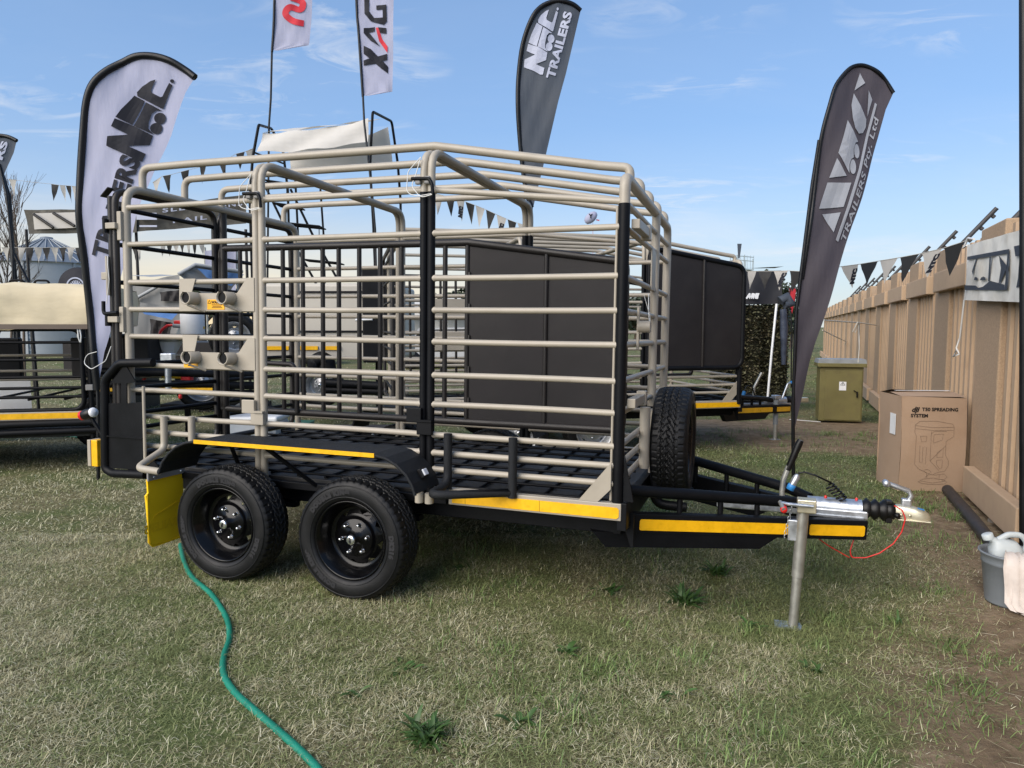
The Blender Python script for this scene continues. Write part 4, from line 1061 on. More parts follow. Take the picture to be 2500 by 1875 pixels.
F4, t4 = flag('banner_flag', 'white upright flag with dark XAG letters flying above the canvas canopy', rows, 12.2, M['flag_white'], [(862, -330), (869, 0), (875, 81), (885, 235)], [(885, 230), (890, 300), (910, 480), (917, 560), (926, 990)], .9, .022)
m2_ = lambda L: [(550 + x / 2.458, y / 2.458) for x, y in L]
print_polys(F4, t4, [m2_([(828, 270), (872, 292), (975, 395), (975, 437), (925, 400), (828, 318)]), m2_([(970, 318), (970, 354), (905, 378), (830, 391), (828, 360), (895, 338)]),
    m2_([(829, 165), (895, 156), (893, 182), (860, 190), (925, 272), (870, 240), (829, 195)]), m2_([(915, 158), (966, 166), (966, 198), (925, 190)]),
    m2_([(830, -20), (862, -20), (860, 62), (890, 100), (945, 105), (945, 60), (905, 55), (905, 30), (970, 35), (970, 130), (950, 147), (870, 120), (832, 75)])], M['navy'], name='logo')
print_polys(F4, t4, [m2_([(900, 160), (915, 160), (940, 230), (972, 275), (970, 312), (920, 240)])], M['print_red'], name='logo')
rows = [(-330, 668, 768), (0, 672, 760), (60, 670, 758), (105, 668, 756), (112, 668, 754), (126, 667, 680)]
F5, t5 = flag('banner_flag', 'white upright flag with red lettering at the left above the canvas canopy', rows, 13.0, M['flag_white'], [(668, -330), (672, 0), (667, 130)], [(667, 120), (660, 240), (655, 305), (648, 940)], 2.6, .022)
v_, f_ = stroke([m2_([p])[0] for p in [(395, -12), (455, 5), (462, 35), (445, 58), (400, 48), (372, 68), (368, 95), (395, 122), (430, 138), (472, 142)]], 15.5)
v_, f_ = stroke([p.xy for p in spline([Vector((*m2_([p])[0], 0)) for p in [(395, -12), (455, 5), (462, 35), (445, 58), (400, 48), (372, 68), (368, 95), (395, 122), (430, 138), (472, 142)]], 6)], 15.5)
MB().add([t5(p.x, p.y, .012) for p in v_], f_).build('logo', M['print_red'], F5)
rows = [(328, -30, 2), (332, -35, 20), (341, -40, 34), (370, -40, 26), (420, -40, 8), (520, -40, -8)]
F6, t6 = flag('feather_flag', 'grey feather flag cut off by the left edge of the picture', rows, 11.0, M['flag_grey'], [(34, 341), (18, 333), (0, 329), (-30, 328)], [(-4, 400), (14, 470), (30, 610), (38, 1010)], 1.1, .03)
print_text(F6, t6, 'RS', (2, 392), (14, 345), 20, M['print_white'], bold=.04)

# ================================================================== bunting
M['pen_white'] = flag_mat('white pennant', (.50, .475, .43), .3)
M['pen_black'] = flag_mat('black pennant', (.016, .0155, .0145), .12)
M['string'] = mat('bunting cord', (.42, .41, .38), .8, vary=.1)
def bunting(label, nodes, drop, start=0, skip=(), logo=False, gap=.06):
    """nodes: (x, y, distance) of the cord between neighbouring pennants"""
    P = [px(*q) for q in nodes]
    root = empty('bunting', P[0]); o = -P[0]
    tag(root, label, 'bunting', 'pennant strings')
    MB().tube([p + o for p in P], .004, 5).build('cord', M['string'], root)
    for i, (a, b2) in enumerate(zip(P, P[1:])):
        if i in skip: continue
        a2, b3 = a.lerp(b2, gap), b2.lerp(a, gap)
        sw = random.uniform(-.04, .04); tip = (a2 + b3) / 2 + Vector((sw, random.uniform(-.05, .05), -drop * random.uniform(.93, 1.05)))
        n_ = 5; vs_ = []
        for r_ in range(n_):
            t = r_ / (n_ - 1)
            l_, q_ = a2.lerp(tip, t), b3.lerp(tip, t)
            for c_ in (0, .5, 1): p = l_.lerp(q_, c_); p.y += .02 * math.sin(c_ * 3 + r_ + i) * t * (1 - t) * 4; vs_.append(p + o)
        wh = (i + start) % 2 == 0
        pe = MB().add(vs_, [(r_ * 3 + c_, r_ * 3 + c_ + 1, r_ * 3 + c_ + 4, r_ * 3 + c_ + 3) for r_ in range(n_ - 1) for c_ in (0, 1)], True).build('pennant', M['pen_white' if wh else 'pen_black'], root)
        if logo and wh and i % 4 != 1:
            def mp(u, v): p = a2.lerp(b3, .66 - .10 * v).lerp(tip, 0) + (tip - b3) * (.86 - u) * .9 + Vector((-.02 - .06 * u, -.03, 0)); return p + o
            e1 = (b3 - tip).normalized(); hx_ = (a2 - b3).normalized()
            lettering('NTC', M['navy'], pe, lambda u, v: tip + e1 * (.055 + u) + hx_ * (.012 + v) + Vector((0, -.022, 0)) + o, .085, .009)
    return root
bunting('black and white pennants strung from the camouflage stall to the wall banner', [(1800, 655, 9.6), (1824, 662, 9.5), (1848, 662, 9.35), (1887, 662, 9.2), (1926, 661, 9.0), (1965, 663, 8.8), (2006, 660, 8.5), (2051, 651, 8.1), (2098, 645, 7.8), (2146, 637, 7.4), (2195, 629, 7.0), (2248, 619, 6.6), (2303, 606, 6.3), (2358, 588, 6.0)], .255, 1, logo=True)
bunting('pennant string falling to the right behind the middle of the cage roof', [(1030, 462, 12), (1058, 471, 12), (1085, 478, 12), (1112, 484, 12), (1135, 492, 12), (1160, 501, 12), (1185, 511, 12), (1211, 523, 12), (1238, 535, 12), (1262, 544, 12), (1286, 551, 12)], .34, 1, logo=True)
bunting('sparse pennant string rising to the canvas canopy from the white feather flag', [(372, 446, 13), (396, 430, 13), (419, 426, 13), (440, 420, 13), (463, 414, 13), (487, 408, 13), (504, 404, 13), (532, 398, 13), (555, 388, 13), (575, 376, 13), (599, 370, 13), (618, 362, 13)], .30, 0, skip=(2, 4, 6, 8))
bunting('upper pennant string at the far left above the silo', [(20, 437, 15), (41, 440, 15), (80, 445, 15), (124, 449, 15), (145, 452, 15), (160, 453, 15), (174, 454, 15), (192, 456, 15), (215, 462, 15)], .36, 0, skip=(1, 2))
bunting('lower pennant string at the far left in front of the silo', [(3 + 20 * k, 604 + (1 if k % 2 else 0), 12.5) for k in range(11)], .27, 0, logo=False, gap=.03)
bunting('pennant string seen through the rear bars of the nearest trailer', [(322, 606, 14), (333, 606, 14), (346, 604, 14), (391, 598, 14), (406, 596, 14), (421, 595, 14), (437, 594, 14), (452, 592, 14), (467, 591, 14), (482, 589, 14), (500, 588, 14)], .25, 1, skip=(2,))

# ================================================================== canvas canopy tower (hunting seat)
CT = empty('viewing_tower', px(780, 905, 13.4)); CT.location.z = 0
tag(CT, 'black tubular viewing tower with pale canvas canopy and step ladder behind the cage', 'tower')
M['canvas_grey'] = mat('pale grey canvas', (.68, .65, .60), .85, vary=.06, scale=2, bump=.2, bscale=8, trans=.25)
ci = -CT.location
z2 = lambda x, y, Y: px(600 + x / 3.0175, 250 + y / 3.0175, Y) + ci
def gp(v): return Vector((v.x, v.y, -CT.location.z))
def ct(pts, r=.024, base=False, nm='frame_tube', fil=.08):
    P = [z2(*q) for q in pts]
    if base: P.append(Vector((P[-1].x + .0, P[-1].y, -.02)))
    return MB().tube(P, r, 8, fil).build(nm, bl, CT)
ct([(50, 415, 12.6), (95, 165, 12.6), (190, 192, 13.9), (275, 360, 13.9), (310, 650, 13.9)], base=True)
ct([(915, 470, 12.6), (935, 68, 12.6), (1075, 140, 13.9), (1120, 450, 13.9), (1140, 720, 13.9)], base=True)
ct([(50, 415, 12.6), (30, 700, 12.6)], base=True); ct([(915, 470, 12.6), (940, 900, 12.6), (955, 1270, 12.6)], base=True)
ct([(550, 640, 13.9), (575, 1000, 13.9)], .02, base=True)
ct([(70, 372, 12.6), (290, 455, 13.9)], .016); ct([(140, 520, 12.6), (380, 575, 13.9)], .016); ct([(130, 590, 13.2), (300, 600, 13.2)], .016)
ct([(130, 590, 13.2), (310, 960, 13.2), (500, 1300, 13.2), (700, 1700, 13.2)], .022, base=False, nm='ladder_rail'); ct([(330, 640, 13.0), (490, 970, 13.0), (660, 1275, 13.0), (860, 1690, 13.0)], .022, nm='ladder_rail')
ct([(365, 570, 13.0), (385, 975, 13.0)], .02, base=True)
for (xa, xb, y) in ((140, 300, 570), (200, 380, 738), (290, 540, 885), (420, 680, 1155)):
    st = empty('step', (0, 0, 0), parent=CT)
    a, b2 = z2(xa, y, 12.7), z2(xb, y + 25, 12.7)
    for k in range(5): MB().tube([a + Vector((0, .11 * k, 0)), b2 + Vector((0, .11 * k, 0))], .012, 6).build('step_bar', bl, st)
    MB().tube([a, a + Vector((0, .44, 0))], .014, 6).build('step_side', bl, st); MB().tube([b2, b2 + Vector((0, .44, 0))], .014, 6).build('step_side', bl, st)
    MB().tube([b2, b2 + Vector((-.03, .1, -.28))], .008, 6).build('step_stay', bl, st)
def canvas(c4_, nm, nu=14, nv=6, sag=.05):
    a, b2, c_, d_ = [z2(*q) for q in c4_]; vs_ = []
    for i in range(nu):
        for k in range(nv):
            u, v = i / (nu - 1), k / (nv - 1)
            p = a.lerp(b2, u).lerp(d_.lerp(c_, u), v)
            p.z -= sag * math.sin(u * math.pi) + .015 * math.sin(u * 17 + v * 3); p.y += .03 * math.sin(u * 11 + v * 5)
            vs_.append(p)
    return MB().add(vs_, [(i * nv + k, (i + 1) * nv + k, (i + 1) * nv + k + 1, i * nv + k + 1) for i in range(nu - 1) for k in range(nv - 1)], True).build(nm, M['canvas_grey'], CT)
canvas(((125, 225, 12.65), (905, 125, 12.65), (900, 285, 12.5), (85, 365, 12.5)), 'canopy')
canvas(((190, 205, 13.8), (1000, 130, 13.8), (905, 125, 12.65), (125, 225, 12.65)), 'canopy', sag=.02)
canvas(((310, 350, 13.9), (1050, 190, 13.9), (1085, 470, 13.9), (340, 512, 13.9)), 'canopy')

# ================================================================== wall banner and ropes
M['banner'] = mat('white vinyl banner', (.76, .73, .66), .6, vary=.08, scale=3, bump=.5, bscale=5, dirt=(.42, .38, .31), dirt_amt=.5)
M['banner_ink'] = mat('faded navy banner print', (.028, .034, .05), .6, vary=.25, scale=6)
BN = empty('wall_banner'); BN.matrix_world = WMX
tag(BN, 'white vinyl banner with navy print hung high on the wall at the right edge', 'banner')
zw = lambda x, y: (2250 + x / 3.952, 480 + y / 3.952)
WI = WMX.inverted()
def on_wall(x, y, off=.17):
    """where the sight line meets the plane just in front of the wall face"""
    p = px(x, y, 1.0); o = WI @ Vector((0, 0, EYE)); d = (WI @ p) - o
    return o + d * ((-off - o.y) / d.y)
corn = [on_wall(*zw(440, 470)), on_wall(*zw(1250, 235)), on_wall(*zw(1250, 1030)), on_wall(*zw(412, 998))]
def bmap(u, v, off=0.0):
    p = corn[0].lerp(corn[1], u).lerp(corn[3].lerp(corn[2], u), v)
    p.y += .004 * math.sin(u * 19 + v * 4) + .003 * math.sin(u * 41 - v * 7) - off
    return p
nb, mb = 34, 10
MB().add([bmap(i / (nb - 1), k / (mb - 1)) for i in range(nb) for k in range(mb)], [(i * mb + k, (i + 1) * mb + k, (i + 1) * mb + k + 1, i * mb + k + 1) for i in range(nb - 1) for k in range(mb - 1)], True).build('sheet', M['banner'], BN)
def bprint(polys, m):
    b_ = MB()
    for poly in polys:
        n_ = len(poly); P = [on_wall(*zw(x, y), .182) for x, y in poly]
        bm = bmesh.new(); f = bm.faces.new([bm.verts.new(p) for p in P]); f.normal_update(); bmesh.ops.triangulate(bm, faces=[f], ngon_method='EAR_CLIP'); bm.verts.index_update()
        b_.add([v.co.copy() for v in bm.verts], [tuple(v.index for v in f.verts) for f in bm.faces]); bm.free()
    return b_.build('logo', m, BN)
bprint([[(440, 580), (845, 505), (845, 547), (760, 562), (660, 580), (440, 612)], [(845, 547), (825, 905), (800, 900), (828, 550)],
        [(415, 855), (520, 858), (545, 880), (590, 870), (660, 812), (800, 850), (800, 905), (415, 900)], [(525, 600), (535, 600), (500, 722), (495, 757), (485, 720)],
        [(655, 582), (669, 580), (656, 812), (640, 822)], [(745, 567), (828, 675), (800, 740), (775, 800), (740, 855), (765, 690)], [(505, 806), (510, 780), (525, 774), (540, 785), (540, 808)],
        [(560, 808), (575, 780), (595, 771), (615, 780), (620, 808)], [(890, 480), (1060, 440), (1060, 545), (905, 577)], [(945, 572), (1000, 560), (990, 850), (912, 880), (930, 780)]], M['banner_ink'])
tube('tie_rope', [corn[3], corn[3] + Vector((.10, 0, -.35)), on_wall(*zw(335, 1460)), on_wall(*zw(360, 1520)), on_wall(*zw(305, 1545)), on_wall(*zw(340, 1470))], .008, M['wire'], BN, 6)
tube('tie_rope', [corn[0], on_wall(*zw(400, 500)), on_wall(*zw(450, 400)), on_wall(*zw(505, 410))], .010, M['wire'], BN, 6)
M['rope'] = mat('white rope', (.55, .53, .47), .8, vary=.1)
rp = tube('guy_rope', [px(2012, 782, 8.9), px(2100, 788, 9.3), WMX @ on_wall(2140, 794, .12)], .008, M['rope'], None, 6); tag(rp, 'white guy rope tied level to the wall behind the plum flag', 'rope')
rp = tube('guy_rope', [px(2008, 806, 11.0), px(2040, 822, 12.0), WMX @ on_wall(2066, 834, .12), WMX @ on_wall(2062, 842, .13)], .009, M['rope'], None, 6); tag(rp, 'white guy rope slanting down to the far wall panels', 'rope')
rp = tube('hanging_rope', [px(2094, 786, 9.2), px(2082, 810, 9.2), px(2087, 812, 9.2), px(2097, 790, 9.2), px(2098, 850, 9.2), px(2095, 885, 9.2)], .007, M['rope'], None, 6); tag(rp, 'thin rope end hanging down from the level guy rope', 'rope')
# ================================================================== electrical cabinet
EB = empty('electrical_cabinet', (5.34, 11.55, 0), (0, 0, R(-16)))
tag(EB, 'olive green electrical cabinet with warning plate standing by the wall', 'cabinet')
M['olive'] = mat('olive green paint', (.155, .135, .045), .55, vary=.12, scale=3, dirt=(.11, .09, .04), dirt_amt=.5, bump=.06)
M['lid'] = mat('weathered metal lid', (.30, .32, .33), .5, metal=.3, vary=.15, scale=5)
box('body', (0, 0, .47), (.64, .40, .88), M['olive'], EB, None, .008)
dr_ = box('door', (.03, -.207, .45), (.54, .016, .80), M['olive'], EB, None, .004)
hn = box('door_handle', (.235, -.228, .47), (.022, .03, .09), M['rubber'], dr_, None, .004); tube('lever', [(.235, -.245, .50), (.18, -.245, .535)], .008, M['rubber'], dr_, 6)
wp = box('warning_plate', (.02, -.218, .60), (.105, .004, .14), M['white'], dr_, None, .002)
for a, b2 in (((-.015, .615), (.02, .665)), ((.02, .665), (.055, .615)), ((.055, .615), (-.015, .615)), ((.025, .655), (.015, .637)), ((.015, .637), (.026, .637)), ((.026, .637), (.017, .62))):
    v_, f_ = stroke([a, b2], .006); MB().add([(p.x, -.2215, p.y) for p in v_], f_).build('plate_symbol', M['ink'], wp)
box('lid', (0, -.01, .935), (.72, .48, .06), M['olive'], EB, None, .006); MB().prism([(-.36, .965), (.36, .965), (.345, 1.03), (-.345, 1.03)], .46, XZ(0)).build('lid_top', M['lid'], EB)
tube('wire_strand', [(-.3, -.3, .02), (-.6, -.25, .03), (-.75, -.1, .02)], .006, M['wire'], EB, 6, .1)

# ================================================================== cardboard box
CB = empty('cardboard_box', (3.945, 6.60, 0), (0, 0, R(-6)))
tag(CB, 'large brown cardboard carton with printed spreader drawing leaning near the wall', 'box')
M['card'] = mat('brown cardboard', (.36, .252, .172), .85, vary=.05, scale=2, bump=.12, bscale=14, dirt=(.27, .17, .10), dirt_amt=.35)
M['card_print'] = mat('brown print line', (.19, .13, .088), .85, vary=.1)
M['card_in'] = mat('carton edge', (.42, .29, .19), .85, vary=.06)
w2, dp_, ht = .29, .25, .90
fz = MB(); NX, NZ = 8, 10
def cw(x, z): return .006 * math.sin(x * 9 + 1) * math.sin(z * 5) - .008 * math.exp(-((x + .05) / .2) ** 2 - ((z - .4) / .25) ** 2)
def sheet_(fn, nm, nu=9, nv=9, m_='card'):
    return MB().add([fn(i / (nu - 1), k / (nv - 1)) for i in range(nu) for k in range(nv)], [(i * nv + k, (i + 1) * nv + k, (i + 1) * nv + k + 1, i * nv + k + 1) for i in range(nu - 1) for k in range(nv - 1)], True).build(nm, M[m_], CB)
sl_ = lambda z: .012 * math.sin(z * 3.2)
front = sheet_(lambda u, v: ((u * 2 - 1) * w2 + sl_(v), cw((u * 2 - 1) * w2, v * ht), v * (ht - .015 * u)), 'front_panel')
sheet_(lambda u, v: (-w2 + sl_(v) - .03 * math.sin(u * 3.1) * (1 - v) * .7, u * dp_ * 2, v * ht), 'side_panel')
sheet_(lambda u, v: (w2 + sl_(v), u * dp_ * 2, v * (ht - .015)), 'side_panel')
sheet_(lambda u, v: ((u * 2 - 1) * w2, dp_ * 2, v * ht), 'back_panel')
sheet_(lambda u, v: ((u * 2 - 1) * w2, .004 + v * dp_, ht + .012 * math.sin(u * 2.5) * v - .004 * u + .018 * v), 'top_flap')
sheet_(lambda u, v: ((u * 2 - 1) * w2 + .01, dp_ * 2 - v * dp_ * 1.0, ht + .02 * v + .05 * v * (1 - u) * .5), 'top_flap')
MB().box((0, dp_, ht + .034), (.5, .05, .002)).build('packing_tape', M['white'], CB)
MB().prism([(-.10, -.06), (.10, -.06), (.10, .06), (-.10, .06)], .003, Matrix.Translation((-w2 - .003, .16, .62)) @ Matrix.Rotation(R(90), 4, 'Y')).build('side_label', M['white'], CB)
cp_ = lambda u, v: (u, cw(u, v) - .0035, v)
PX = lambda x, y: (-w2 + (x - 1120) / 560 * 2 * w2 * .97, ht - (y - 330) / 770 * ht)       # print layout on the front panel
x0_, z0_ = PX(1212, 455)
lettering('dji', M['ink'], front, lambda u, v: cp_(x0_ + u, z0_ + v), .066, .0025, .3, 1.0)
x1_, z1_ = PX(1305, 447)
lettering('T50 SPREADING', M['ink'], front, lambda u, v: cp_(x1_ + u, z1_ + v), .044, .0016, 0, 1.02)
x2_, z2__ = PX(1208, 498)
lettering('SYSTEM', M['ink'], front, lambda u, v: cp_(x2_ + u, z2__ + v), .044, .0016, 0, 1.02)
lines = [[(1250, 560), (1290, 530), (1440, 528), (1580, 550), (1595, 575), (1595, 650), (1530, 690), (1530, 800), (1560, 850), (1560, 890), (1530, 935), (1480, 940), (1430, 960)],
         [(1250, 560), (1248, 620), (1262, 650), (1258, 880), (1300, 920), (1370, 945)], [(1250, 565), (1400, 580), (1595, 575)], [(1255, 590), (1400, 602), (1590, 600)],
         [(1395, 610), (1395, 850), (1440, 890), (1480, 930)], [(1395, 630), (1420, 610), (1530, 610)], [(1415, 700), (1420, 635), (1505, 632), (1495, 680), (1420, 705), (1415, 700)],
         [(1298, 650), (1355, 650), (1350, 695), (1312, 695), (1298, 650)], [(1298, 725), (1298, 860), (1355, 878), (1358, 740), (1325, 738), (1325, 865)],
         [(1395, 850), (1530, 725)], [(1455, 820), (1455, 785), (1508, 745), (1508, 820), (1455, 822)], [(1455, 845), (1505, 840), (1505, 905), (1485, 915), (1455, 880), (1455, 845)],
         [(1350, 925), (1380, 920), (1410, 940), (1395, 955), (1355, 945), (1345, 930)], [(1360, 985), (1390, 960), (1450, 965), (1530, 955), (1555, 980), (1530, 1000)],
         [(1300, 1022), (1340, 1000), (1430, 990), (1530, 1005), (1558, 1022), (1530, 1038), (1430, 1042), (1330, 1036), (1300, 1022)], [(1320, 1015), (1430, 1030), (1540, 1012)], [(1370, 945), (1375, 990)], [(1485, 960), (1485, 1000), (1530, 1000)]]
for ln_ in lines:
    v_, f_ = stroke([PX(*p) for p in ln_], .0032); MB().add([cp_(p.x, p.y) for p in v_], f_).build('print_line', M['card_print'], front)

# ================================================================== bucket, jug, rag, pipe
bx_, by_ = 2.91, 4.02; bz_ = float(ground_z(bx_, by_)) - .005
M['bucket'] = mat('grey plastic bucket', (.17, .19, .21), .45, vary=.08, scale=8, bump=.05)
M['jug'] = mat('milky plastic jug', (.66, .72, .74), .35, vary=.04, trans=.35)
M['rag'] = mat('dirty white rag', (.58, .52, .48), .9, vary=.12, scale=10, bump=.3, bscale=30)
bk = MB().lathe([(.0001, .004), (.128, .004), (.130, 0), (.133, .012), (.158, .235), (.163, .238), (.160, .25), (.168, .285), (.178, .292), (.178, .30), (.168, .302), (.160, .285), (.13, .02), (.0001, .018)], 36).build('bucket', M['bucket'], None)
bk.location = (bx_, by_, bz_); tag(bk, 'grey plastic bucket standing on bare soil at the right edge', 'bucket')
JG = empty('milk_jug', (bx_ + .0, by_ - .01, bz_ + .17), (0, R(-22), R(-12))); tag(JG, 'white plastic milk jug lying in the grey bucket', 'jug')
jb = MB()
secs = [(-.075, .0), (-.08, .06), (-.08, .17), (-.068, .205), (-.036, .228), (-.030, .245)]
prof_s = [(0.075, .055, 0.0), (.082, .06, .05), (.082, .06, .15), (.070, .055, .19), (.035, .035, .222), (.026, .026, .232), (.026, .026, .25)]
ring = 20; vs_ = []
for k, (rx, ry, z) in enumerate(prof_s):
    for q in range(ring):
        a = 2 * math.pi * q / ring; c_, s_ = math.cos(a), math.sin(a); e = .55 if k < 4 else 1.0
        vs_.append((math.copysign(abs(c_) ** e, c_) * rx - (.055 * max(0, k - 3) / 3), math.copysign(abs(s_) ** e, s_) * ry, z))
fs = [(i * ring + q, i * ring + (q + 1) % ring, (i + 1) * ring + (q + 1) % ring, (i + 1) * ring + q) for i in range(len(prof_s) - 1) for q in range(ring)]
jb.add(vs_, fs, True); jb.add(vs_[:ring], [tuple(range(ring - 1, -1, -1))]); jb.build('jug_body', M['jug'], JG)
MB().lathe([(.030, .245), (.030, .272), (.026, .275), (.0001, .275)], 16, Matrix.Translation((-.055, 0, 0))).build('jug_cap', M['jug'], JG)
MB().tube([(-.01, 0, .222), (.05, 0, .235), (.115, 0, .21), (.125, 0, .15), (.085, 0, .10)], .017, 8, .05).build('jug_handle', M['jug'], JG)
rg = MB(); vs_ = []
path = [(.02, .02, .29), (-.05, -.07, .325), (-.09, -.14, .318), (-.103, -.160, .26), (-.098, -.150, .15), (-.09, -.150, .05), (-.085, -.185, .014), (-.06, -.23, .010)]
for i, p in enumerate(path):
    for k in range(9):
        u = k / 8 - .5; wd = .13 - .015 * abs(i - 3)
        vs_.append((p[0] + u * wd * .82 + .006 * math.sin(i * 2 + k * 2.4), p[1] - u * wd * .57 - .016 * abs(math.sin(k * 2.3 + i * .5)) , p[2] + .008 * math.sin(k * 2.7 + i * 1.3) + (.012 * math.sin(k * 1.3) if i > 5 else 0)))
rg.add(vs_, [(i * 9 + k, (i + 1) * 9 + k, (i + 1) * 9 + k + 1, i * 9 + k + 1) for i in range(len(path) - 1) for k in range(8)], True)
ro = rg.build('rag', M['rag'], None); ro.location = (bx_, by_, bz_); tag(ro, 'dirty white rag hanging over the front of the grey bucket', 'rag')
M['pipe'] = mat('black plastic pipe', (.022, .022, .025), .5, vary=.15, dirt=(.06, .055, .05), dirt_amt=.4)
pp = MB(); a_, b_ = Vector((4.03, 6.47, .045)), Vector((3.16, 4.42, .045))
pp.tube([a_, a_.lerp(b_, .5) + Vector((.01, 0, 0)), b_], .047, 14, caps=False); pp.tube([a_, b_], .04, 14, caps=False)
tag(pp.build('drain_pipe', M['pipe'], None), 'black plastic pipe lying on the soil along the wall', 'pipe')
st_ = MB(); bm = bmesh.new(); bmesh.ops.create_icosphere(bm, subdivisions=2, radius=.06)
for v in bm.verts: v.co *= random.uniform(.8, 1.1); v.co.z *= .6
bm.verts.index_update(); st_.add([v.co.copy() for v in bm.verts], [[v.index for v in f.verts] for f in bm.faces]); bm.free()
so = st_.build('stone', mat('grey stone', (.24, .21, .18), .9, bump=.4), None); so.location = (3.85, 5.55, .01); tag(so, 'small grey stone between the black pipe and the wall', 'stone')
lp_ = tube('leaning_pole', [px(2499, 1330, 4.75), px(2500, 600, 4.75), px(2499, -60, 4.75)], .027, M['pole'], None, 10)
tag(lp_, 'black pole running up the right edge of the picture', 'pole')

# ================================================================== hoses
M['hose'] = mat('green braided hose', (.008, .20, .13), .38, vary=.12, scale=5)
n, l, b = group_nodes(M['hose'])
tcn = n.new('ShaderNodeTexCoord'); vo = n.new('ShaderNodeTexVoronoi'); vo.inputs['Scale'].default_value = 240; l.new(tcn.outputs['Object'], vo.inputs['Vector'])
bpn = n.new('ShaderNodeBump'); bpn.inputs['Strength'].default_value = .5; bpn.inputs['Distance'].default_value = .003; l.new(vo.outputs['Distance'], bpn.inputs['Height']); l.new(bpn.outputs[0], b.inputs['Normal'])
hp_ = [(440, 1330), (450, 1372), (470, 1410), (515, 1450), (543, 1490), (557, 1520), (560, 1560), (546, 1605), (548, 1650), (575, 1692), (622, 1735), (682, 1787), (732, 1832), (778, 1880), (800, 1925)]
h_ = MB().tube(spline([gpx(x, y, .008) for x, y in hp_]), .0155, 12).build('garden_hose', M['hose'], None)
tag(h_, 'green garden hose snaking over the grass from the rear wheel towards the camera', 'hose')
h2 = MB().tube(spline([gpx(x, y, .012) for x, y in ((60, 1066), (100, 1063), (150, 1064), (190, 1067), (230, 1070), (300, 1078))]), .016, 8).build('garden_hose', M['hose'], None)
tag(h2, 'green hose lying in the grass behind the rear lamp of the nearest trailer', 'hose')

# ================================================================== weeds
M['weed'] = mat('weed leaf', (.055, .115, .028), .5, vary=.35, scale=18, trans=.2)
def weed(x, y, n_, ln, wide, lean, where):
    b_ = MB()
    for k in range(n_):
        a = random.uniform(0, 6.28); L_ = ln * random.uniform(.35, 1.15); w_ = wide * random.uniform(.7, 1.2); le = random.uniform(*lean)
        d = Vector((math.cos(a), math.sin(a), 0)); s_ = Vector((-d.y, d.x, 0)); pts = []; p = Vector((random.gauss(0, .025), random.gauss(0, .025), 0)); cur = le
        for j in range(6):
            t = j / 5; wd = w_ * math.sin(math.pi * min(1, t * .92 + .08)) ** .7
            fold = Vector((0, 0, wd * .25))
            pts += [p + s_ * wd / 2 + fold, p, p - s_ * wd / 2 + fold]
            p = p + (d * math.sin(cur) + Vector((0, 0, math.cos(cur)))) * L_ / 5; cur += .16
        b_.add(pts, [(j * 3 + c_, j * 3 + c_ + 1, j * 3 + c_ + 4, j * 3 + c_ + 3) for j in range(5) for c_ in (0, 1)], True)
    o = b_.build('weed_plant', M['weed'], None); o.location = (x, y, float(ground_z(x, y)) - .004)
    return tag(o, where, 'plant', 'broad leaved weeds in the lawn')
def wpx(x, y): p = gpx(x, y, -.01); return p.x, p.y
weed(*wpx(1040, 1812), 90, .12, .017, (.3, 1.35), 'big leafy weed rosette at the bottom middle of the lawn')
weed(*wpx(1672, 1425), 80, .15, .020, (.3, 1.3), 'broad dark green weed under the front end of the drawbar keel')
weed(*wpx(1750, 1362), 70, .13, .018, (.2, 1.2), 'bright green weed just behind the keel of the nearest trailer')
weed(*wpx(1375, 1588), 14, .09, .026, (.8, 1.4), 'flat weed in the lawn below the front step of the trailer')
weed(*wpx(980, 1640), 14, .07, .024, (.8, 1.4), 'small flat weed halfway between hose and middle of the lawn')
weed(*wpx(1270, 1775), 12, .08, .024, (.6, 1.3), 'small weed right of the big rosette on the lawn')
weed(*wpx(885, 1705), 9, .07, .024, (.8, 1.4), 'tiny flat weed nearest the green hose')
weed(*wpx(1480, 1420), 20, .10, .02, (.5, 1.2), 'weed in the shade behind the front wheel')
weed(*wpx(1830, 1470), 10, .10, .02, (.4, 1.1), 'upright weed left of the jockey stand')
weed(*wpx(2190, 1475), 6, .10, .016, (.2, .8), 'thin upright weed right of the jockey stand')
weed(*wpx(1985, 1590), 12, .10, .02, (.5, 1.3), 'weed in front of the jockey stand foot')
weed(*wpx(1640, 1690), 10, .08, .02, (.6, 1.3), 'weed low in the lawn right of the middle')
weed(*wpx(1120, 1392), 16, .09, .016, (.3, 1.1), 'weed in the dark grass beside the front tyre')

# ================================================================== things far behind
def leaf_cloud(name, n_, cx, cy, cz, rx, ry, rz, size, m, parent):
    """irregular crown of small leaf faces gathered in clumps"""
    k = max(8, n_ // 60)
    cen = rng.normal(0, .42, (k, 3)); cen /= np.maximum(1, np.linalg.norm(cen, axis=1))[:, None]
    idx = rng.integers(0, k, n_)
    p = cen[idx] + rng.normal(0, .16, (n_, 3))
    P = p * np.array([rx, ry, rz]) + np.array([cx, cy, cz])
    a = rng.normal(0, 1, (n_, 3)); a /= np.linalg.norm(a, axis=1)[:, None]
    b_ = np.cross(a, rng.normal(0, 1, (n_, 3))); b_ /= np.linalg.norm(b_, axis=1)[:, None]
    s_ = (size * rng.uniform(.5, 1.4, n_))[:, None]
    v = np.stack([P - a * s_, P + b_ * s_ * .5, P + a * s_, P - b_ * s_ * .5], 1).reshape(-1, 3)
    q = np.arange(n_ * 4).reshape(-1, 4)
    o = bpy.data.objects.new(name, mesh_np(name, v, q, np.zeros((0, 3), int), m)); col.objects.link(o); o.parent = parent
    return o
M['leaf'] = mat('tree leaf', (.032, .046, .022), .6, vary=.4, scale=.8)
M['bark'] = mat('bark', (.10, .075, .055), .9, vary=.25, bump=.3)
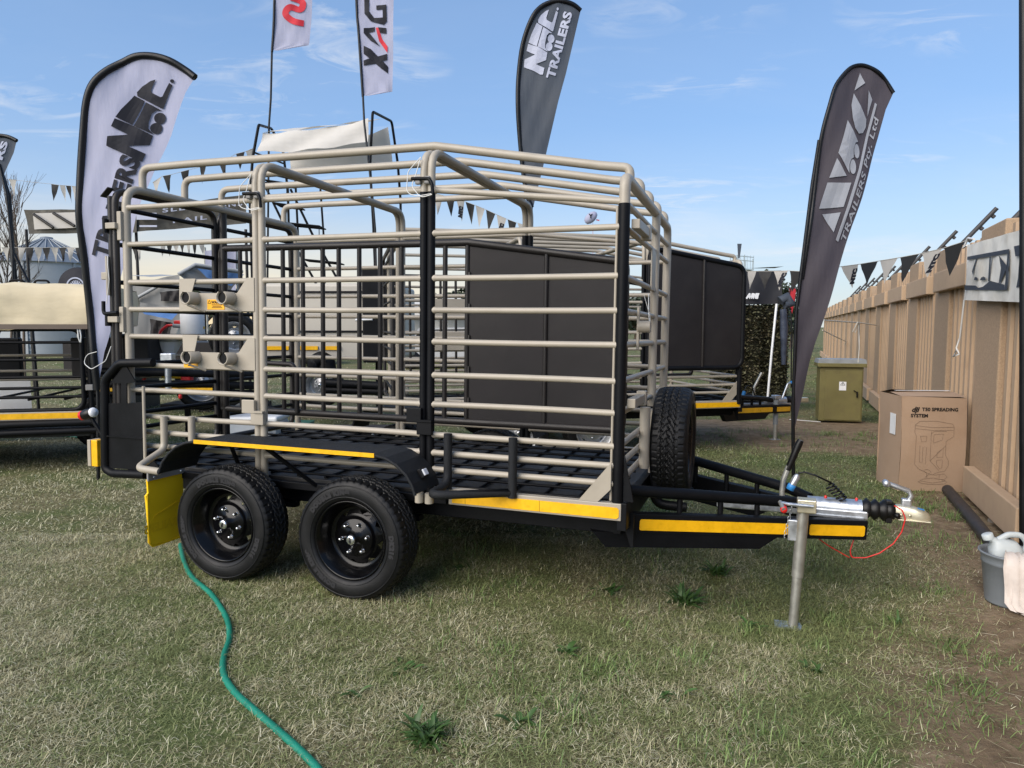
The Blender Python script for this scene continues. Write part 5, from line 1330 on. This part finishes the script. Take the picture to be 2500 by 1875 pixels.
def tree(x, y, h_, r_, label, n_=1500):
    t = empty('tree', (x, y, 0)); tag(t, label, 'tree', 'trees along the skyline')
    tb = MB().tube([(0, 0, -.1), (.1, .05, h_ * .35), (-.05, .1, h_ * .6)], [r_ * .10, r_ * .07, r_ * .04], 8)
    for k in range(4): a = k * 1.7; tb.tube([(.05, .05, h_ * .35), (r_ * .5 * math.cos(a), r_ * .5 * math.sin(a), h_ * .7)], [r_ * .05, r_ * .02], 6)
    tb.build('trunk', M['bark'], t)
    leaf_cloud('crown', n_, 0, 0, h_ * .66, r_, r_, h_ * .36, r_ * .09, M['leaf'], t)
for x, y, h_, r_, lb in ((16.4, 44, 4.6, 1.6, 'bushy green tree behind the camouflage stall'), (19.6, 50, 2.6, 1.4, 'green tree just left of the far end of the wall'), (10.5, 60, 4.0, 3.0, 'low tree hidden behind the second trailer panel'),
        (-6.0, 70, 4.6, 4.0, 'distant tree seen through the middle of the cage'), (-17, 66, 4.6, 4.2, 'distant tree behind the grey folding tent'), (-27, 62, 5.0, 4.0, 'distant tree beside the grain silo'), (-38, 60, 5.4, 4.5, 'distant tree at the far left behind the covered trailer'), (2.5, 75, 4.4, 4.2, 'distant tree behind the solid divider sheet')): tree(x, y, h_, r_, lb)
# bare tree
BT = empty('bare_tree', px(20, 900, 22)); BT.location.z = 0; tag(BT, 'bare leafless tree at the far left edge behind the pennants', 'tree')
bt = MB(); random.seed(5)
def twig(p, d, ln, r_, lv):
    e = p + d * ln; m_ = p.lerp(e, .5) + Vector((random.uniform(-.05, .05), random.uniform(-.05, .05), 0)) * ln
    bt.tube([p, m_, e], [r_, r_ * .8, r_ * .6], 5, caps=False)
    if lv == 0: return
    for k in range(4 if lv > 1 else 3):
        nd = (d + Vector((random.uniform(-.55, .55), random.uniform(-.55, .55), random.uniform(.1, .6)))).normalized()
        twig(p.lerp(e, random.uniform(.35, 1.0)), nd, ln * random.uniform(.5, .75), r_ * .55, lv - 1)
for k in range(3): twig(Vector((-.4 + k * .45, 0, 0)), Vector((random.uniform(-.12, .12), 0, 1)).normalized(), 2.9, .05, 4)
bt.build('branches', M['bark'], BT)
# grain silo
SL = empty('grain_silo', px(125, 800, 40)); SL.location.z = 0; tag(SL, 'round galvanised grain silo with conical roof in the left background', 'silo')
M['silo'] = mat('silo steel', (.33, .36, .385), .5, metal=.3, vary=.1, scale=1)
sr = 2.9; prof_ = []
for k in range(46): prof_.append((sr + (.05 if k % 2 else 0), k * .11))
MB().lathe(prof_, 48, closed=False).build('silo_wall', M['silo'], SL)
rf_ = MB().lathe([(sr + .18, 4.95), (sr + .1, 5.02), (.35, 6.35), (.3, 6.5), (.0001, 6.55)], 48); rf_.build('silo_roof', mat('silo roof steel', (.19, .22, .255), .5, metal=.3, vary=.12), SL)
for k in range(24): a = 2 * math.pi * k / 24; MB().tube([((sr + .16) * math.cos(a), (sr + .16) * math.sin(a), 5.02), (.36 * math.cos(a), .36 * math.sin(a), 6.38)], .03, 4).build('roof_seam', M['silo'], SL)
for k in range(8): a = 2 * math.pi * k / 8 + .2; MB().box(((sr + .06) * math.cos(a), (sr + .06) * math.sin(a), 2.5), (.1, .1, 4.9), Matrix.Rotation(a, 3, 'Z')).build('silo_rib', M['silo'], SL)
# dark gazebo with lettered valance
GZ_ = empty('gazebo', px(330, 900, 15.5)); GZ_.location.z = 0; tag(GZ_, 'gazebo with dark camouflage valance and white letters behind the rear gate', 'gazebo')
gi = -GZ_.location
m_camo = mat('dark camouflage cloth', (.075, .07, .058), .85, vary=.2, scale=2.5, dirt=(.15, .14, .115), dirt_amt=.9, bump=.3, bscale=6)
def quad(name, pts, m, parent, o=gi, nu=10, nv=4, amp=.03):
    a, b2, c_, d_ = [Vector(p) + o for p in pts]
    vs_ = []
    for i in range(nu):
        for k in range(nv):
            u, v = i / (nu - 1), k / (nv - 1); p = a.lerp(b2, u).lerp(d_.lerp(c_, u), v); p.y += amp * math.sin(u * 15 + v * 3); vs_.append(p)
    return MB().add(vs_, [(i * nv + k, (i + 1) * nv + k, (i + 1) * nv + k + 1, i * nv + k + 1) for i in range(nu - 1) for k in range(nv - 1)], True).build(name, m, parent)
vl = quad('valance', [px(330, 512, 15.0), px(602, 474, 15.6), px(602, 546, 15.6), px(330, 566, 15.0)], m_camo, GZ_)
quad('valance', [px(58, 512, 15.0), px(335, 511, 15.0), px(335, 568, 15.0), px(70, 571, 15.0)], m_camo, GZ_)
quad('valance_panel', [px(80, 521, 14.95), px(185, 518, 14.95), px(188, 556, 14.95), px(84, 560, 14.95)], M['canvas_grey'], GZ_, amp=0)
for a, b2 in (((82, 523), (130, 556)), ((130, 520), (182, 552))): MB().tube([px(*a, 14.9) + gi, px(*b2, 14.9) + gi], .03, 6).build('roof_brace', M['brown'], GZ_)
MB().box(px(362, 552, 14.93) + gi, (.36, .01, .035)).build('print', M['print_white'], GZ_); MB().box(px(358, 528, 14.93) + gi, (.42, .01, .14)).build('print', M['print_white'], GZ_)
def on_val(x, y): 
    t = (x - 330) / 272; return px(x, y, 15.0 + .6 * t - .06) + gi
def vtext(s_, p0, p1, hgt): 
    v, f = text_mesh(s_, 1, .02, 0, 1.25); wd = max(a for a, _ in v); d = Vector(p1) - Vector(p0)
    MB().add([on_val(p0[0] + d.x * a / wd, p0[1] + d.y * a / wd - b2 * hgt) for a, b2 in v], f).build('lettering', M['print_white'], GZ_)
vtext('SLE', (396, 519), (452, 512), 15); vtext('ENS', (540, 508), (592, 501), 15); vtext('RAIL', (420, 545), (505, 535), 14)
for x in (64, 332, 600): MB().tube([px(x, 560, 15.2) + gi, Vector((px(x, 560, 15.2) + gi).xy.to_3d())], .03, 8).build('leg', M['brown'], GZ_)
# grey folding tent on a trailer
TN = empty('folding_tent', px(440, 920, 13.5)); TN.location.z = 0; tag(TN, 'grey canvas folding tent with blue window seen through the rear bay', 'tent')
ti = -TN.location
m_tent = mat('grey tent canvas', (.24, .24, .23), .85, vary=.12, scale=2, bump=.3, bscale=6); m_tent2 = mat('pale tent trim', (.36, .37, .37), .6, vary=.08); m_bluev = mat('blue tarpaulin', (.09, .19, .40), .5, vary=.12, scale=2, bump=.2, bscale=5)
tq = lambda x, y, Y: px(320 + x / 4.147, 600 + y / 4.147, Y)
quad('wall', [tq(0, 390, 13), tq(480, 290, 13), tq(560, 640, 13), tq(0, 640, 13)], m_tent, TN, ti); quad('wall', [tq(0, 560, 12.8), tq(560, 640, 13), tq(400, 1050, 12.9), tq(0, 1050, 12.8)], m_tent, TN, ti)
quad('roof', [tq(-30, 300, 13.1), tq(200, 315, 13.1), tq(470, 300, 15), tq(300, 290, 15)], m_tent2, TN, ti)
quad('wall', [tq(480, 290, 13), tq(650, 195, 13.2), tq(1130, 260, 13.8), tq(900, 640, 13.4)], m_tent, TN, ti); quad('window', [tq(670, 230, 13.05), tq(1140, 290, 13.6), tq(1020, 410, 13.5), tq(760, 320, 13.1)], m_bluev, TN, ti)
MB().tube([tq(480, 290, 12.98) + ti, tq(650, 192, 13.18) + ti, tq(1130, 262, 13.78) + ti], .035, 6).build('roof_edge', m_tent2, TN)
MB().tube([tq(20, 550, 12.9) + ti, tq(270, 410, 12.9) + ti], .03, 6).build('tent_pole', m_tent2, TN)
quad('door_flap', [tq(290, 470, 12.9), tq(560, 440, 12.9), tq(520, 560, 12.9), tq(300, 560, 12.9)], M['sheet'], TN, ti)
quad('awning', [tq(90, 660, 12.2), tq(520, 640, 12.4), tq(420, 750, 11.9), tq(130, 690, 11.9)], m_bluev, TN, ti)
quad('wheel_cover', [tq(190, 740, 12.5), tq(420, 780, 12.5), tq(400, 900, 12.5), tq(190, 900, 12.5)], M['sheet'], TN, ti)
MB().box(tq(300, 1110, 12.9) + ti, (2.6, 1.5, .5)).build('trailer_box', M['sheet'], TN)
for x in (-.8, .7): MB().box(Vector((x, 0, .3)), (.2, 1.2, .62)).build('tyre', M['tyre'], TN)
# spraying cart
SC = empty('spray_cart', px(450, 1000, 9.6)); SC.location.z = 0; tag(SC, 'spray cart with white hopper, red and yellow pipes and rubber wheels inside the rear view', 'cart')
si = -SC.location
sq = lambda x, y, Y=9.4: px(320 + x / 4.147, 600 + y / 4.147, Y) + si
M['yellowp'] = mat('yellow pipe paint', (.72, .42, .02), .45, vary=.1)
c_ = sq(620, 730); MB().lathe([(.0001, -.25), (.14, -.25), (.15, -.23), (.15, .20), (.12, .24), (.0001, .25)], 24, Matrix.Translation(c_)).build('tank', M['white'], SC)
c_ = sq(385, 960); MB().lathe([(.19, .0), (.06, -.22), (.06, -.27)], 4, Matrix.Translation(c_) @ Matrix.Rotation(R(45), 4, 'Z')).build('hopper', M['white'], SC); MB().lathe([(.20, .02), (.20, -.01), (.18, -.01)], 4, Matrix.Translation(c_) @ Matrix.Rotation(R(45), 4, 'Z')).build('hopper_rim', M['galv_dull'], SC)
MB().tube([sq(240, 1080), sq(300, 860), sq(370, 805), sq(440, 805)], .018, 8, .08).build('pipe', M['red'], SC); MB().tube([sq(510, 815), sq(740, 830)], .021, 8).build('pipe', M['yellowp'], SC)
MB().tube([sq(430, 805), sq(520, 812)], .034, 8).build('valve', M['grey'], SC); MB().box(sq(475, 775), (.10, .05, .05), None, .01).build('valve_handle', M['red'], SC); MB().box(sq(550, 790), (.09, .05, .05), None, .01).build('valve_handle', M['red'], SC)
MB().tube([sq(550, 870), sq(570, 810), sq(610, 800)], .018, 8, .05).build('hose_bend', M['white'], SC)
MB().tube([sq(85, 1075), sq(330, 1075)], .026, 8).build('frame_tube', M['galv_dull'], SC); MB().tube([sq(180, 1140), sq(180, 1105), sq(540, 1110)], .02, 8, .03).build('frame_tube', M['beige'], SC)
MB().tube([sq(230, 1310), sq(540, 1325)], .035, 8).build('frame_tube', M['yellowp'], SC); MB().tube([sq(100, 1400), sq(165, 1300)], .02, 8).build('frame_tube', M['red'], SC)
MB().box(sq(570, 1370), (.13, .12, .24), None, .02).build('pump_housing', M['red'], SC); MB().tube([sq(300, 1240), sq(380, 1290), sq(430, 1240), sq(420, 1220)], .024, 8, .06).build('hose_bend', M['beige'], SC)
MB().box(sq(210, 1260), (.28, .1, .2), None, .01).build('control_box', M['beige'], SC)
for p in (sq(730, 1400, 9.6), sq(1050, 930, 10.2)):
    w = put_wheel(SC, p, (0, 0, R(15)), proto=wheel2)
p_ = sq(1000, 1200, 10.2); MB().box((p_.x - .2, p_.y, .42), (1.4, .5, .08)).build('chassis', M['black'], SC)
for x in (-.7, 0, .6): MB().box((x, .1, .22), (.06, .06, .46)).build('leg', M['black'], SC)
# pale box trailer behind the cage
BX = empty('box_trailer', px(800, 980, 11.3)); BX.location.z = 0; tag(BX, 'pale beige box trailer with yellow tape seen through the middle bars', 'trailer')
bi = -BX.location
M['pale'] = mat('pale beige panel', (.46, .43, .37), .5, vary=.05, scale=2)
bq = lambda x, y, Y=11.2: px(640 + x / 3.95, 580 + y / 3.95, Y) + bi
a, b2 = bq(-60, 440), bq(1330, 1180)
box('body', ((a.x + b2.x) / 2, a.y + .9, (a.z + b2.z) / 2), (b2.x - a.x, 1.8, a.z - b2.z), M['pale'], BX, None, .05)
for y in (525, 905): p, q_ = bq(340, y), bq(1330, y + 20); MB().box(((p.x + q_.x) / 2, p.y - .012, p.z), (q_.x - p.x, .02, .03)).build('black_trim', M['ink'], BX)
for xa, xb in ((40, 260), (360, 540), (600, 760)): p, q_ = bq(xa, 1065), bq(xb, 1065); MB().box(((p.x + q_.x) / 2, p.y - .016, p.z), (q_.x - p.x, .02, .06)).build('reflective_tape', M['tape'], BX)
p, q_ = bq(1030, 430), bq(1290, 1060); MB().box(((p.x + q_.x) / 2, p.y - .02, (p.z + q_.z) / 2), (.62, .05, 1.5), None, .02).build('kitchen_hatch', M['black'], BX)
MB().tube([bq(490, 1250, 11.0), bq(500, 1190, 11.0), bq(570, 1150, 11.0), bq(640, 1190, 11.0), bq(660, 1300, 11.0)], .10, 8, .05).build('wheel_arch', M['black'], BX)
MB().tube([bq(600, 1400, 10.9), bq(1280, 1440, 10.9)], .07, 8).build('roof_rack_roll', M['black'], BX); MB().tube([bq(600, 1470, 10.9), bq(1250, 1490, 10.9)], .06, 8).build('roof_rack_roll', M['black'], BX)
put_wheel(BX, bq(570, 1420, 11.1) * 1.0, proto=wheel2)
for x in (-1.2, 1.2): MB().box((x, .3, .3), (.1, .1, .62)).build('leg', M['galv_dull'], BX)
MB().tube([bq(900, 795, 11.0), bq(1065, 788, 11.0)], .02, 6).build('latch', M['white'], BX)
# silver cooler chest
CC = empty('cooler_chest', px(610, 985, 8.6)); CC.location.z = .0; tag(CC, 'pale grey chest on the grass inside the view through the second bay', 'chest')
box('body', (0, .25, .2), (.62, .5, .38), mat('pale grey chest', (.42, .45, .49), .4, vary=.05), CC, None, .03); box('lid', (0, .25, .42), (.66, .54, .07), M['white'], CC, None, .025)
for s_ in (-.25, .25): box('foot', (s_, .25, .006), (.05, .4, .02), M['grey'], CC)
# round black wheel cover with emblem
WC = empty('wheel_cover', px(192, 760, 10.5)); WC.location.z = 0; tag(WC, 'round black wheel cover with white emblem above the canvas trailer', 'wheel cover')
p = px(192, 700, 10.5) - WC.location
MB().lathe([(.0001, -.03), (.27, -.03), (.285, 0), (.27, .05), (.0001, .06)], 32, Matrix.Translation(p) @ YAX).build('cover', M['navy'], WC)
MB().lathe([(.115, .0625), (.135, .0625)], 28, Matrix.Translation(p + Vector((-.01, 0, .0))) @ YAX).build('emblem', M['print_white'], WC)
for k in range(9):
    a = R(20 + k * 17); v_, f_ = stroke([(p.x + .03 * math.cos(a), p.z - .02 + .03 * math.sin(a)), (p.x + .10 * math.cos(a), p.z - .02 + .11 * math.sin(a))], .014); MB().add([(q.x, p.y - .064, q.y) for q in v_], f_).build('emblem', M['print_white'], WC)
MB().tube([(p.x, p.y + .05, p.z), (p.x, p.y + .05, 0)], .04, 8).build('post', M['black'], WC)
# camouflage net stall
CS = empty('camouflage_stall', px(1865, 955, 13.0)); CS.location.z = 0; tag(CS, 'stall with camouflage net wall and black lettered header left of the plum flag', 'stall')
csi = -CS.location
a, b2 = px(1740, 744, 13.0) + csi, px(1922, 970, 13.0) + csi
header = quad('header', [px(1740, 664, 12.95), px(1908, 660, 12.95), px(1908, 742, 12.95), px(1740, 745, 12.95)], mat('black printed header', (.012, .012, .016), .6, vary=.3, scale=3), CS, csi)
lettering('ARE', M['white'], CS, lambda u, v: px(1822, 728, 12.86) + csi + Vector((u, 0, v)), .115, .012, .25)
quad('roof', [px(1740, 660, 13.0), px(1915, 650, 13.0), px(1890, 655, 16), px(1740, 655, 16)], M['sheet'], CS, csi)
n_ = 5200
netm = []
for (ax, az, ex, ez, yy, sk) in ((a.x, a.z, b2.x, 0, a.y, 0.0), (b2.x, a.z + .05, b2.x + .22, 0, a.y, 1.2)):
    k = n_ if sk == 0 else 900
    u, v = rng.uniform(0, 1, k), rng.uniform(0, 1, k)
    netm.append(np.stack([ax + (ex - ax) * u, yy + sk * u + .04 * np.sin(u * 20) + rng.normal(0, .02, k), az + (ez - az) * v], 1))
NP = np.concatenate(netm); k = len(NP)
v, q, t = blades(NP, rng.uniform(.05, .10, k), rng.uniform(.022, .045, k), rng.uniform(.6, 2.6, k), rng.uniform(3.2, 6.2, k), rng.uniform(.3, 1.2, k))
m_net = grass_mat('camouflage net scrim', [(0, (.06, .053, .03)), (.5, (.15, .132, .082)), (1, (.27, .235, .155))], (.06, .062, .034), (.16, .155, .09), .4)
net = bpy.data.objects.new('net', mesh_np('net', v, q, t, m_net)); col.objects.link(net); net.parent = CS; net['kind'] = 'stuff'
quad('net_backing', [a + Vector((0, .08, 0)), Vector((b2.x, a.y + .08, a.z)), Vector((b2.x, a.y + .08, 0)), Vector((a.x, a.y + .08, 0))], mat('net backing', (.04, .04, .026), .95, vary=.5, scale=12), CS, Vector((0, 0, 0)))
quad('net_backing', [Vector((b2.x, a.y + .08, a.z)), Vector((b2.x + .2, a.y + 1.2, a.z)), Vector((b2.x + .2, a.y + 1.2, 0)), Vector((b2.x, a.y + .08, 0))], mat('net backing side', (.04, .04, .026), .95, vary=.5, scale=12), CS, Vector((0, 0, 0)))
MB().tube([px(1896, 742, 12.7) + csi, px(1884, 860, 12.6) + csi, Vector(((px(1872, 965, 12.5) + csi).x, (px(1872, 965, 12.5) + csi).y, 0))], .021, 8).build('stall_pole', M['white'], CS)
gb = MB().tube([px(1905, 735, 12.8) + csi, px(1920, 725, 12.8) + csi, px(1932, 742, 12.8) + csi, px(1915, 744, 12.8) + csi], .09, 8).build('rolled_cover', M['flag_grey'], CS)
rb = MB().tube([px(1912, 755, 12.7) + csi, px(1914, 800, 12.7) + csi, px(1913, 890, 12.7) + csi], [.06, .07, .04], 8).build('hanging_bag', mat('blue black bag', (.04, .05, .075), .35, vary=.3, scale=8), CS)
# small far things
m_redf = flag_mat('red flag cloth', (.55, .03, .04), .2)
rows = [(704, 1927, 1942), (712, 1926, 1943), (735, 1926, 1939), (752, 1928, 1936), (765, 1931, 1934)]
flag('feather_flag', 'small red feather flag behind the camouflage stall', rows, 18.0, m_redf, [(1942, 703), (1930, 704), (1926, 735), (1930, 765)], [(1930, 760), (1931, 800), (1932, 930)], .2, .015)
BL_ = empty('advertising_balloon', px(1444, 797, 45)); BL_.location.z = 0; tag(BL_, 'small white advertising balloon floating above the cage front', 'balloon')
p = px(1443, 531, 45) - BL_.location
bm_ = MB().lathe([(.0001, -.48), (.16, -.44), (.27, -.25), (.30, 0), (.26, .22), (.15, .40), (.0001, .46)], 20, Matrix.Translation(p) @ Matrix.Rotation(R(48), 4, 'Y')); bm_.build('envelope', M['flag_white'], BL_)
lettering('Y', M['ink'], BL_, lambda u, v: p + Vector((-.16 + u, -.34, -.08 + v)), .35, .02)
MB().tube([p + Vector((.12, 0, -.3)), Vector((p.x + .2, p.y, 0))], .012, 5).build('tether', M['print_red'], BL_); MB().box(p + Vector((.42, 0, -.16)), (.2, .05, .06), Matrix.Rotation(R(10), 3, 'Y')).build('fin', M['print_red'], BL_)
SF = empty('scaffold_tower', px(1820, 800, 48)); SF.location.z = 0; tag(SF, 'pale scaffold platform far away above the camouflage stall', 'scaffold')
sfi = -SF.location
M['scaf'] = mat('pale scaffold tube', (.32, .38, .40), .5, vary=.1)
for x in (1800, 1818, 1838):
    for dy in (0, 1.5): q_ = px(x, 622 if x < 1830 else 632, 48) + sfi + Vector((0, dy, 0)); MB().tube([q_, Vector((q_.x, q_.y, 0))], .03, 5).build('upright', M['scaf'], SF)
for y in (624, 634, 655, 662): MB().tube([px(1798, y, 48) + sfi, px(1840, y + 4, 48) + sfi], .03, 5).build('ledger', M['scaf'], SF)
for k in range(6): MB().tube([px(1800 + k * 8, 624, 48) + sfi, px(1800 + k * 8, 656, 48) + sfi], .015, 5).build('baluster', M['scaf'], SF)
MB().box(px(1819, 658, 48) + sfi + Vector((0, .75, 0)), (1.2, 1.5, .06)).build('platform', M['scaf'], SF)
WS = empty('wind_sail', px(1803, 800, 46)); WS.location.z = 0; tag(WS, 'pale tapered banner on a pole beside the far scaffold platform', 'banner')
wi = -WS.location
quad('sail', [px(1800, 595, 46), px(1811, 595, 46), px(1806, 630, 46), px(1802, 630, 46)], M['flag_grey'], WS, wi, 5, 3, .01)
MB().tube([px(1804, 628, 46.05) + wi, Vector(((px(1804, 628, 46) + wi).x, .05, 0))], .03, 6).build('pole', M['scaf'], WS)
PB = empty('promotional_banner', px(540, 960, 17)); PB.location.z = 0; tag(PB, 'pale lilac upright banner behind the bars left of the second hoop', 'banner')
pbi = -PB.location
quad('sheet', [px(500, 612, 17), px(575, 606, 17), px(578, 760, 17), px(502, 760, 17)], M['flag_white'], PB, pbi); 
for x in (500, 577): MB().tube([px(x, 604, 17.05) + pbi, Vector(((px(x, 604, 17.05) + pbi).x, .05, 0))], .025, 6).build('pole', M['galv_dull'], PB)
LS = empty('lamp_mast', px(14, 900, 12)); LS.location.z = 0; tag(LS, 'dark leaning mast with brace at the far left behind the canvas trailer', 'mast')
lsi = -LS.location
MB().tube([px(-5, 395, 12) + lsi, px(22, 480, 12) + lsi, px(30, 610, 12) + lsi, px(38, 690, 12) + lsi, Vector(((px(40, 760, 12) + lsi).x, 0, 0))], .035, 8, .1).build('mast', M['pole'], LS)
MB().tube([px(34, 620, 12) + lsi, px(70, 690, 12) + lsi, Vector(((px(80, 720, 12) + lsi).x, 0, 0))], .025, 8).build('brace', M['pole'], LS)

# ================================================================== more of the show ground seen through the bars
FT = empty('flatbed_trailer', px(400, 1000, 8.4)); FT.location.z = 0; tag(FT, 'low black flatbed trailer with yellow tape behind the rear gate of the nearest trailer', 'trailer')
fti = -FT.location
fq = lambda x, y, Y=8.4: px(x, y, Y) + fti
for ya, yb, r_ in ((905, 912, .045), (938, 938, .05), (962, 955, .035)): MB().tube([fq(215, ya), fq(480, yb), fq(640, yb + 4, 8.8)], r_, 8).build('chassis_rail', M['black'], FT)
MB().box((fq(420, 950) + fq(480, 950)) / 2 + Vector((0, -.06, 0)), (.72, .01, .04)).build('reflective_tape', M['tape'], FT); MB().box(fq(300, 950) + Vector((0, -.06, 0)), (.5, .01, .04)).build('reflective_tape', M['tape'], FT)
MB().tube([fq(410, 868, 8.2), fq(411, 960, 8.2)], .035, 10).build('jockey_stand', M['galv'], FT); MB().box(fq(410, 872, 8.2), (.14, .1, .09), None, .01).build('gear_head', M['galv'], FT); MB().lathe([(.0001, .03), (.02, .02), (.02, -.02), (.0001, -.03)], 10, Matrix.Translation(fq(440, 968, 8.2))).build('crank_knob', M['red'], FT)
for x, Y in ((250, 8.9), (600, 9.2)): q_ = fq(x, 900, Y); put_wheel(FT, (q_.x, q_.y, .352), (0, 0, R(12)), proto=wheel2)
MB().box(fq(300, 870, 9.3), (1.0, .6, .5), None, .02).build('load_box', M['sheet'], FT)
for x in (215, 640): q_ = fq(x, 950, 8.5); MB().box((q_.x, q_.y, .2), (.06, .06, .42)).build('leg', M['black'], FT)
def marquee(x, Y, w_, h_, label, peak=.9):
    mq = empty('marquee', px(x, 800, Y)); mq.location.z = 0; tag(mq, label, 'marquee', 'white marquees on the far side of the show ground')
    mw = M['marquee']
    for sx in (-1, 1):
        for sy in (-1, 1): MB().tube([(sx * w_ / 2, sy * w_ / 2, 0), (sx * w_ / 2, sy * w_ / 2, h_)], .05, 6).build('leg', M['galv_dull'], mq)
    c_ = [(-w_ / 2, -w_ / 2, h_), (w_ / 2, -w_ / 2, h_), (w_ / 2, w_ / 2, h_), (-w_ / 2, w_ / 2, h_)]
    MB().add(c_ + [(0, 0, h_ + peak * w_ / 4)], [(0, 1, 4), (1, 2, 4), (2, 3, 4), (3, 0, 4)]).build('roof', mw, mq)
    MB().add([(-w_ / 2, w_ / 2, 0), (w_ / 2, w_ / 2, 0), c_[2], c_[3]], [(0, 1, 2, 3)]).build('back_wall', mw, mq)
    MB().add([c_[0], c_[1], (w_ / 2, -w_ / 2 - .01, h_ - .35), (-w_ / 2, -w_ / 2 - .01, h_ - .35)], [(0, 1, 2, 3)]).build('valance', mw, mq)
    MB().box((0, 0, .45), (w_ * .7, .7, .9), None, .02).build('counter', M['sheet'], mq)
M['marquee'] = mat('white marquee canvas', (.66, .65, .62), .8, vary=.05, scale=1, trans=.2)
marquee(1105, 34, 3.4, 2.3, 'white marquee seen between the middle posts and the dark divider sheet')
marquee(880, 40, 4.0, 2.3, 'white marquee far behind the pale box trailer')
marquee(330, 36, 3.6, 2.2, 'white marquee beside the grey folding tent')
marquee(1015, 46, 4.0, 2.4, 'most distant white marquee behind the middle posts')
def far_car(x, Y, colr, label, rz=0):
    q_ = px(x, 860, Y); ca = empty('parked_car', (q_.x, q_.y, 0), (0, 0, rz)); tag(ca, label, 'car', 'cars parked beyond the stalls')
    m_ = mat('car paint', colr, .3, vary=.05, coat=.4)
    MB().prism([(-2.1, .35), (-2.1, .85), (-1.5, .95), (-1.0, 1.5), (.9, 1.52), (1.5, 1.0), (2.1, .9), (2.15, .4)], 1.7, XZ(0)).build('body', m_, ca)
    MB().prism([(-1.35, 1.0), (-.95, 1.44), (.85, 1.46), (1.3, 1.0)], 1.72, XZ(0)).build('window', M['rubber'], ca)
    for wx in (-1.3, 1.3):
        for wy in (-.78, .78): MB().lathe([(.0001, -.1), (.2, -.1), (.33, -.08), (.33, .08), (.2, .1), (.0001, .1)], 20, Matrix.Translation((wx, wy, .33)) @ YAX).build('wheel', M['tyre'], ca)
far_car(1090, 27, (.5, .5, .5), 'white car parked behind the middle posts', R(8))
far_car(700, 30, (.12, .13, .15), 'dark car parked far behind the pale box trailer', R(-5))
far_car(1180, 30, (.25, .03, .03), 'red car parked behind the dark divider sheet', R(4))

# ground clutter in front of the pale box trailer
def low(name, label, cat, x, Y):
    q_ = gpx(x, 797 + EYE / Y * FPX); e = empty(name, (q_.x, q_.y, 0)); return tag(e, label, cat)
PS = low('pipe_stack', 'pile of black pipes on the grass seen through the middle bars', 'pipes', 830, 9.4)
for k, (yy, zz) in enumerate(((0, .06), (.13, .06), (.26, .06), (.065, .17), (.195, .17))): MB().tube([(-.85 + .05 * k, yy, zz), (.85 + .03 * k, yy, zz)], .058, 10).build('pipe', M['pipe'], PS)
M['green'] = mat('green plastic', (.02, .14, .09), .5, vary=.12)
for x, Y, sz, m_, lb in ((668, 9.0, (.36, .3, .3), M['sheet'], 'dark crate on the grass left of the black pipe pile'), (715, 9.9, (.5, .35, .2), M['green'], 'green crate behind the black pipe pile'), (985, 9.2, (.3, .3, .24), M['grey'], 'grey crate right of the black pipe pile')):
    cr_ = low('crate', lb, 'crate', x, Y)
    for s_ in (-1, 1):
        box('side', (0, s_ * sz[1] / 2, sz[2] / 2), (sz[0], .02, sz[2]), m_, cr_); box('end', (s_ * sz[0] / 2, 0, sz[2] / 2), (.02, sz[1] - .03, sz[2]), m_, cr_)
        tube('handle', [(s_ * (sz[0] / 2 + .015), -.05, sz[2] * .8), (s_ * (sz[0] / 2 + .03), 0, sz[2] * .8), (s_ * (sz[0] / 2 + .015), .05, sz[2] * .8)], .008, m_, cr_, 6)
    box('base', (0, 0, .012), (sz[0] - .03, sz[1] - .03, .02), m_, cr_); box('lid', (0, 0, sz[2] + .012), (sz[0] + .03, sz[1] + .03, .02), m_, cr_)
SFm = low('folded_frame', 'folded grey steel frame lying beside the black pipe pile', 'frame', 945, 8.9)
for k in range(4): tube('frame_tube', [(-.35, .12 * k, .03 + .03 * k), (.35, .12 * k + .05, .05 + .02 * k)], .018, M['galv_dull'], SFm, 8)
tube('frame_tube', [(-.3, 0, .05), (-.25, .4, .14)], .018, M['galv_dull'], SFm, 8); tube('frame_tube', [(.28, 0, .06), (.3, .42, .13)], .018, M['galv_dull'], SFm, 8)
